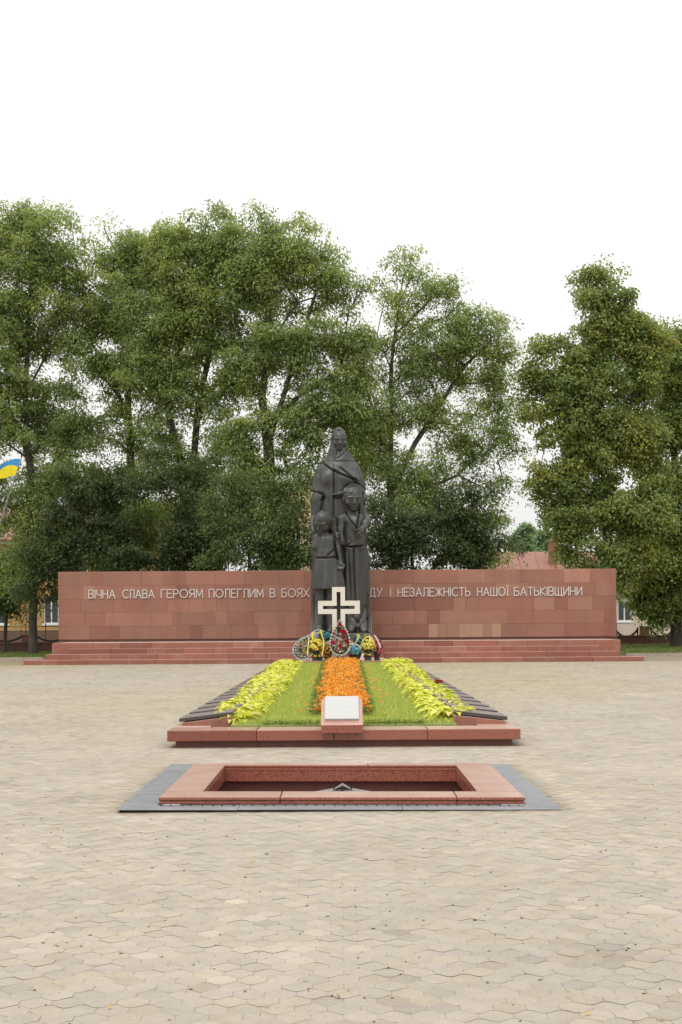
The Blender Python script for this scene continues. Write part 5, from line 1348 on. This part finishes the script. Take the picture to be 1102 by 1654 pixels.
make_tree('ash_tree', 'open-crowned thin ash tree right of the statue with an arching low branch', 78, [[(640, 1050), (636, 915), (631, 800), (632, 690), (632, 590), (640, 520), (652, 450), (668, 412)], [(634, 790), (672, 715), (712, 650), (752, 590), (800, 540)], [(634, 850), (672, 810), (700, 785), (740, 768), (782, 790)], [(632, 740), (606, 680), (588, 610)], [(632, 600), (610, 540), (622, 480)], [(638, 540), (690, 490), (716, 455)]],
    [(662, 450, 50, 40, .55), (640, 505, 46, 46, .5), (700, 478, 40, 40, .5), (745, 535, 56, 42), (792, 545, 36, 50, .9), (612, 575, 40, 44, .6), (690, 575, 60, 46, .7), (752, 608, 62, 44, .9), (800, 610, 32, 40, .8), (650, 650, 56, 44, .7), (600, 660, 40, 40, .7), (715, 672, 62, 44, .9), (780, 690, 46, 40, .7), (830, 700, 30, 34, .5), (810, 660, 34, 36, .6), (730, 570, 60, 50, .8), (575, 620, 40, 50, .7), (590, 700, 40, 50, .9), (660, 590, 40, 50, .6), (765, 738, 60, 32, .8), (805, 790, 26, 26, .6), (610, 740, 50, 60), (640, 790, 60, 50), (695, 780, 46, 40, .8), (690, 850, 86, 52), (775, 848, 46, 44, .9), (800, 890, 34, 28)],
    'ash', .28, .11, 80, seed=53, r0=.33, dens=2.1)
make_tree('linden_tree', 'tall pointed linden with yellowing leaves rising over the right end of the wall', 76, [[(990, 1046), (984, 920), (978, 800), (974, 680), (968, 560), (966, 440)], [(980, 850), (930, 800), (890, 770)], [(976, 740), (920, 690), (870, 640)], [(976, 720), (1020, 650), (1040, 600)]],
    [(955, 456, 20, 17), (982, 461, 18, 16), (965, 448, 12, 14), (918, 496, 24, 18), (958, 492, 36, 26), (1005, 502, 34, 28), (1022, 528, 36, 28), (1046, 560, 34, 30), (884, 554, 24, 20), (930, 545, 42, 30), (985, 550, 48, 34), (1036, 562, 34, 34), (866, 600, 26, 24), (915, 605, 46, 34), (975, 610, 56, 40), (1036, 622, 40, 42), (862, 650, 22, 24), (905, 660, 42, 34), (965, 668, 60, 42), (1026, 684, 46, 46), (882, 712, 24, 22), (930, 722, 48, 36), (990, 732, 56, 46), (1046, 742, 40, 50), (872, 775, 28, 22), (920, 782, 46, 32), (980, 792, 60, 42), (1036, 812, 46, 52), (896, 830, 28, 24), (942, 840, 48, 34), (1000, 848, 56, 46), (912, 890, 24, 15), (956, 885, 50, 30), (1010, 902, 56, 42)],
    'linden', .24, .18, 100, seed=61, r0=.36, gapthr=-.33, droop=.7)
make_tree('linden_tree', 'broad dark linden at the right edge of the picture', 79, [[(1093, 1046), (1092, 900), (1090, 780), (1092, 660), (1095, 580)], [(1091, 800), (1050, 720), (1040, 660)], [(1091, 760), (1140, 690), (1160, 620)]],
    [(1090, 552, 40, 28), (1092, 575, 50, 36), (1060, 580, 36, 30), (1070, 610, 56, 44), (1130, 600, 56, 60), (1075, 680, 62, 50), (1140, 690, 60, 66), (1080, 755, 62, 50, .8), (1130, 790, 60, 60), (1070, 830, 60, 52), (1105, 880, 80, 56), (1060, 920, 56, 46), (1110, 950, 76, 46), (1050, 968, 40, 34), (1090, 985, 50, 26), (1040, 880, 46, 50), (1150, 900, 50, 100)],
    'linden', .24, .18, 100, seed=71, r0=.40, gapthr=-.4, droop=.7)
for i, (lab, Y, tr, lb, k, sd) in enumerate((
    ('leafy mid-green young tree just behind the wall left of the statue', 69.5, [[(400, 1046), (402, 920), (405, 860)]], [(370, 880, 56, 34), (400, 835, 40, 30, .8), (450, 890, 58, 34), (425, 800, 30, 34, .6), (480, 850, 34, 40, .7), (345, 850, 30, 26, .6), (490, 900, 26, 28), (440, 845, 36, 28, .8), (380, 785, 34, 30, .5), (350, 805, 26, 26, .6), (470, 800, 30, 34, .5)], 'bush', 81),
    ('dark young tree behind the wall between the leaning ash and the slender ash', 73, [[(262, 1046), (262, 920), (265, 850)]], [(255, 880, 46, 40), (300, 890, 50, 36), (225, 895, 40, 28), (200, 900, 30, 24), (320, 905, 40, 22), (270, 905, 40, 22), (280, 830, 34, 30, .7), (330, 860, 34, 40, .7), (240, 810, 34, 40, .7), (300, 770, 40, 40, .6), (265, 760, 30, 36, .5)], 'dark', 83),
    ('dark bushy young tree between the far left ash and the memorial wall', 74, [[(120, 1048), (122, 930), (130, 850)]], [(115, 850, 50, 40, .8), (160, 880, 46, 40), (75, 890, 40, 40), (60, 940, 30, 40, .7), (112, 940, 26, 30), (150, 800, 40, 40, .7), (120, 780, 40, 40, .6), (180, 790, 34, 36, .6), (190, 850, 30, 36, .8), (85, 940, 20, 40, .5)], 'dark', 87),
    ('low dark thicket tree behind the wall between the twin-stemmed ash and the statue', 75, [[(362, 1046), (362, 960), (364, 900)]], [(350, 890, 44, 34), (390, 900, 46, 26), (365, 850, 36, 30, .8), (330, 900, 30, 24), (430, 905, 40, 20), (480, 905, 36, 22, .8)], 'dark', 85),
    ('dark young tree behind the wall right of the statue, under the arching branch', 72, [[(665, 1046), (664, 930), (668, 850)]], [(630, 865, 44, 46), (625, 900, 40, 22), (690, 885, 62, 36), (735, 890, 50, 30), (650, 815, 34, 34, .7), (700, 825, 40, 36, .7), (610, 810, 30, 60, .8), (670, 770, 40, 36, .5), (735, 830, 40, 36, .7), (770, 800, 34, 34, .5)], 'dark', 89),
    ('dark drooping young tree behind the wall left of the red roof', 73, [[(775, 1046), (772, 940), (768, 850)]], [(765, 880, 46, 46), (795, 896, 36, 24), (740, 850, 36, 36, .7)], 'dark', 91),
    ('dark shrubby young tree at the left picture edge before the yellow house', 82, [[(8, 1048), (10, 960), (12, 900)]], [(5, 940, 34, 50), (-20, 960, 40, 60), (20, 985, 18, 26, .7)], 'dark', 93))):
    make_tree('young_tree', lab, Y, tr, lb, k, .28, .12, 84, seed=sd, r0=.13, dens=2.0, gapthr=-.3, group='young trees filling the gap behind the wall')
make_tree('far_tree', 'pale green distant tree rising behind the red roof, left crown', 165, [[(848, 1020), (848, 940), (848, 870)]], [(846, 866, 16, 16), (850, 890, 22, 22), (838, 880, 12, 20)], 'far', .5, .3, 60, crad=8, seed=95, r0=.25, gapthr=-.6, group='distant trees behind the red roof')
make_tree('far_tree', 'pale green distant tree behind the red roof, nearer the linden', 170, [[(876, 1020), (876, 940), (876, 870)]], [(878, 864, 14, 14), (874, 888, 20, 22), (890, 880, 14, 20)], 'far', .5, .3, 60, crad=8, seed=97, r0=.25, gapthr=-.6, group='distant trees behind the red roof')
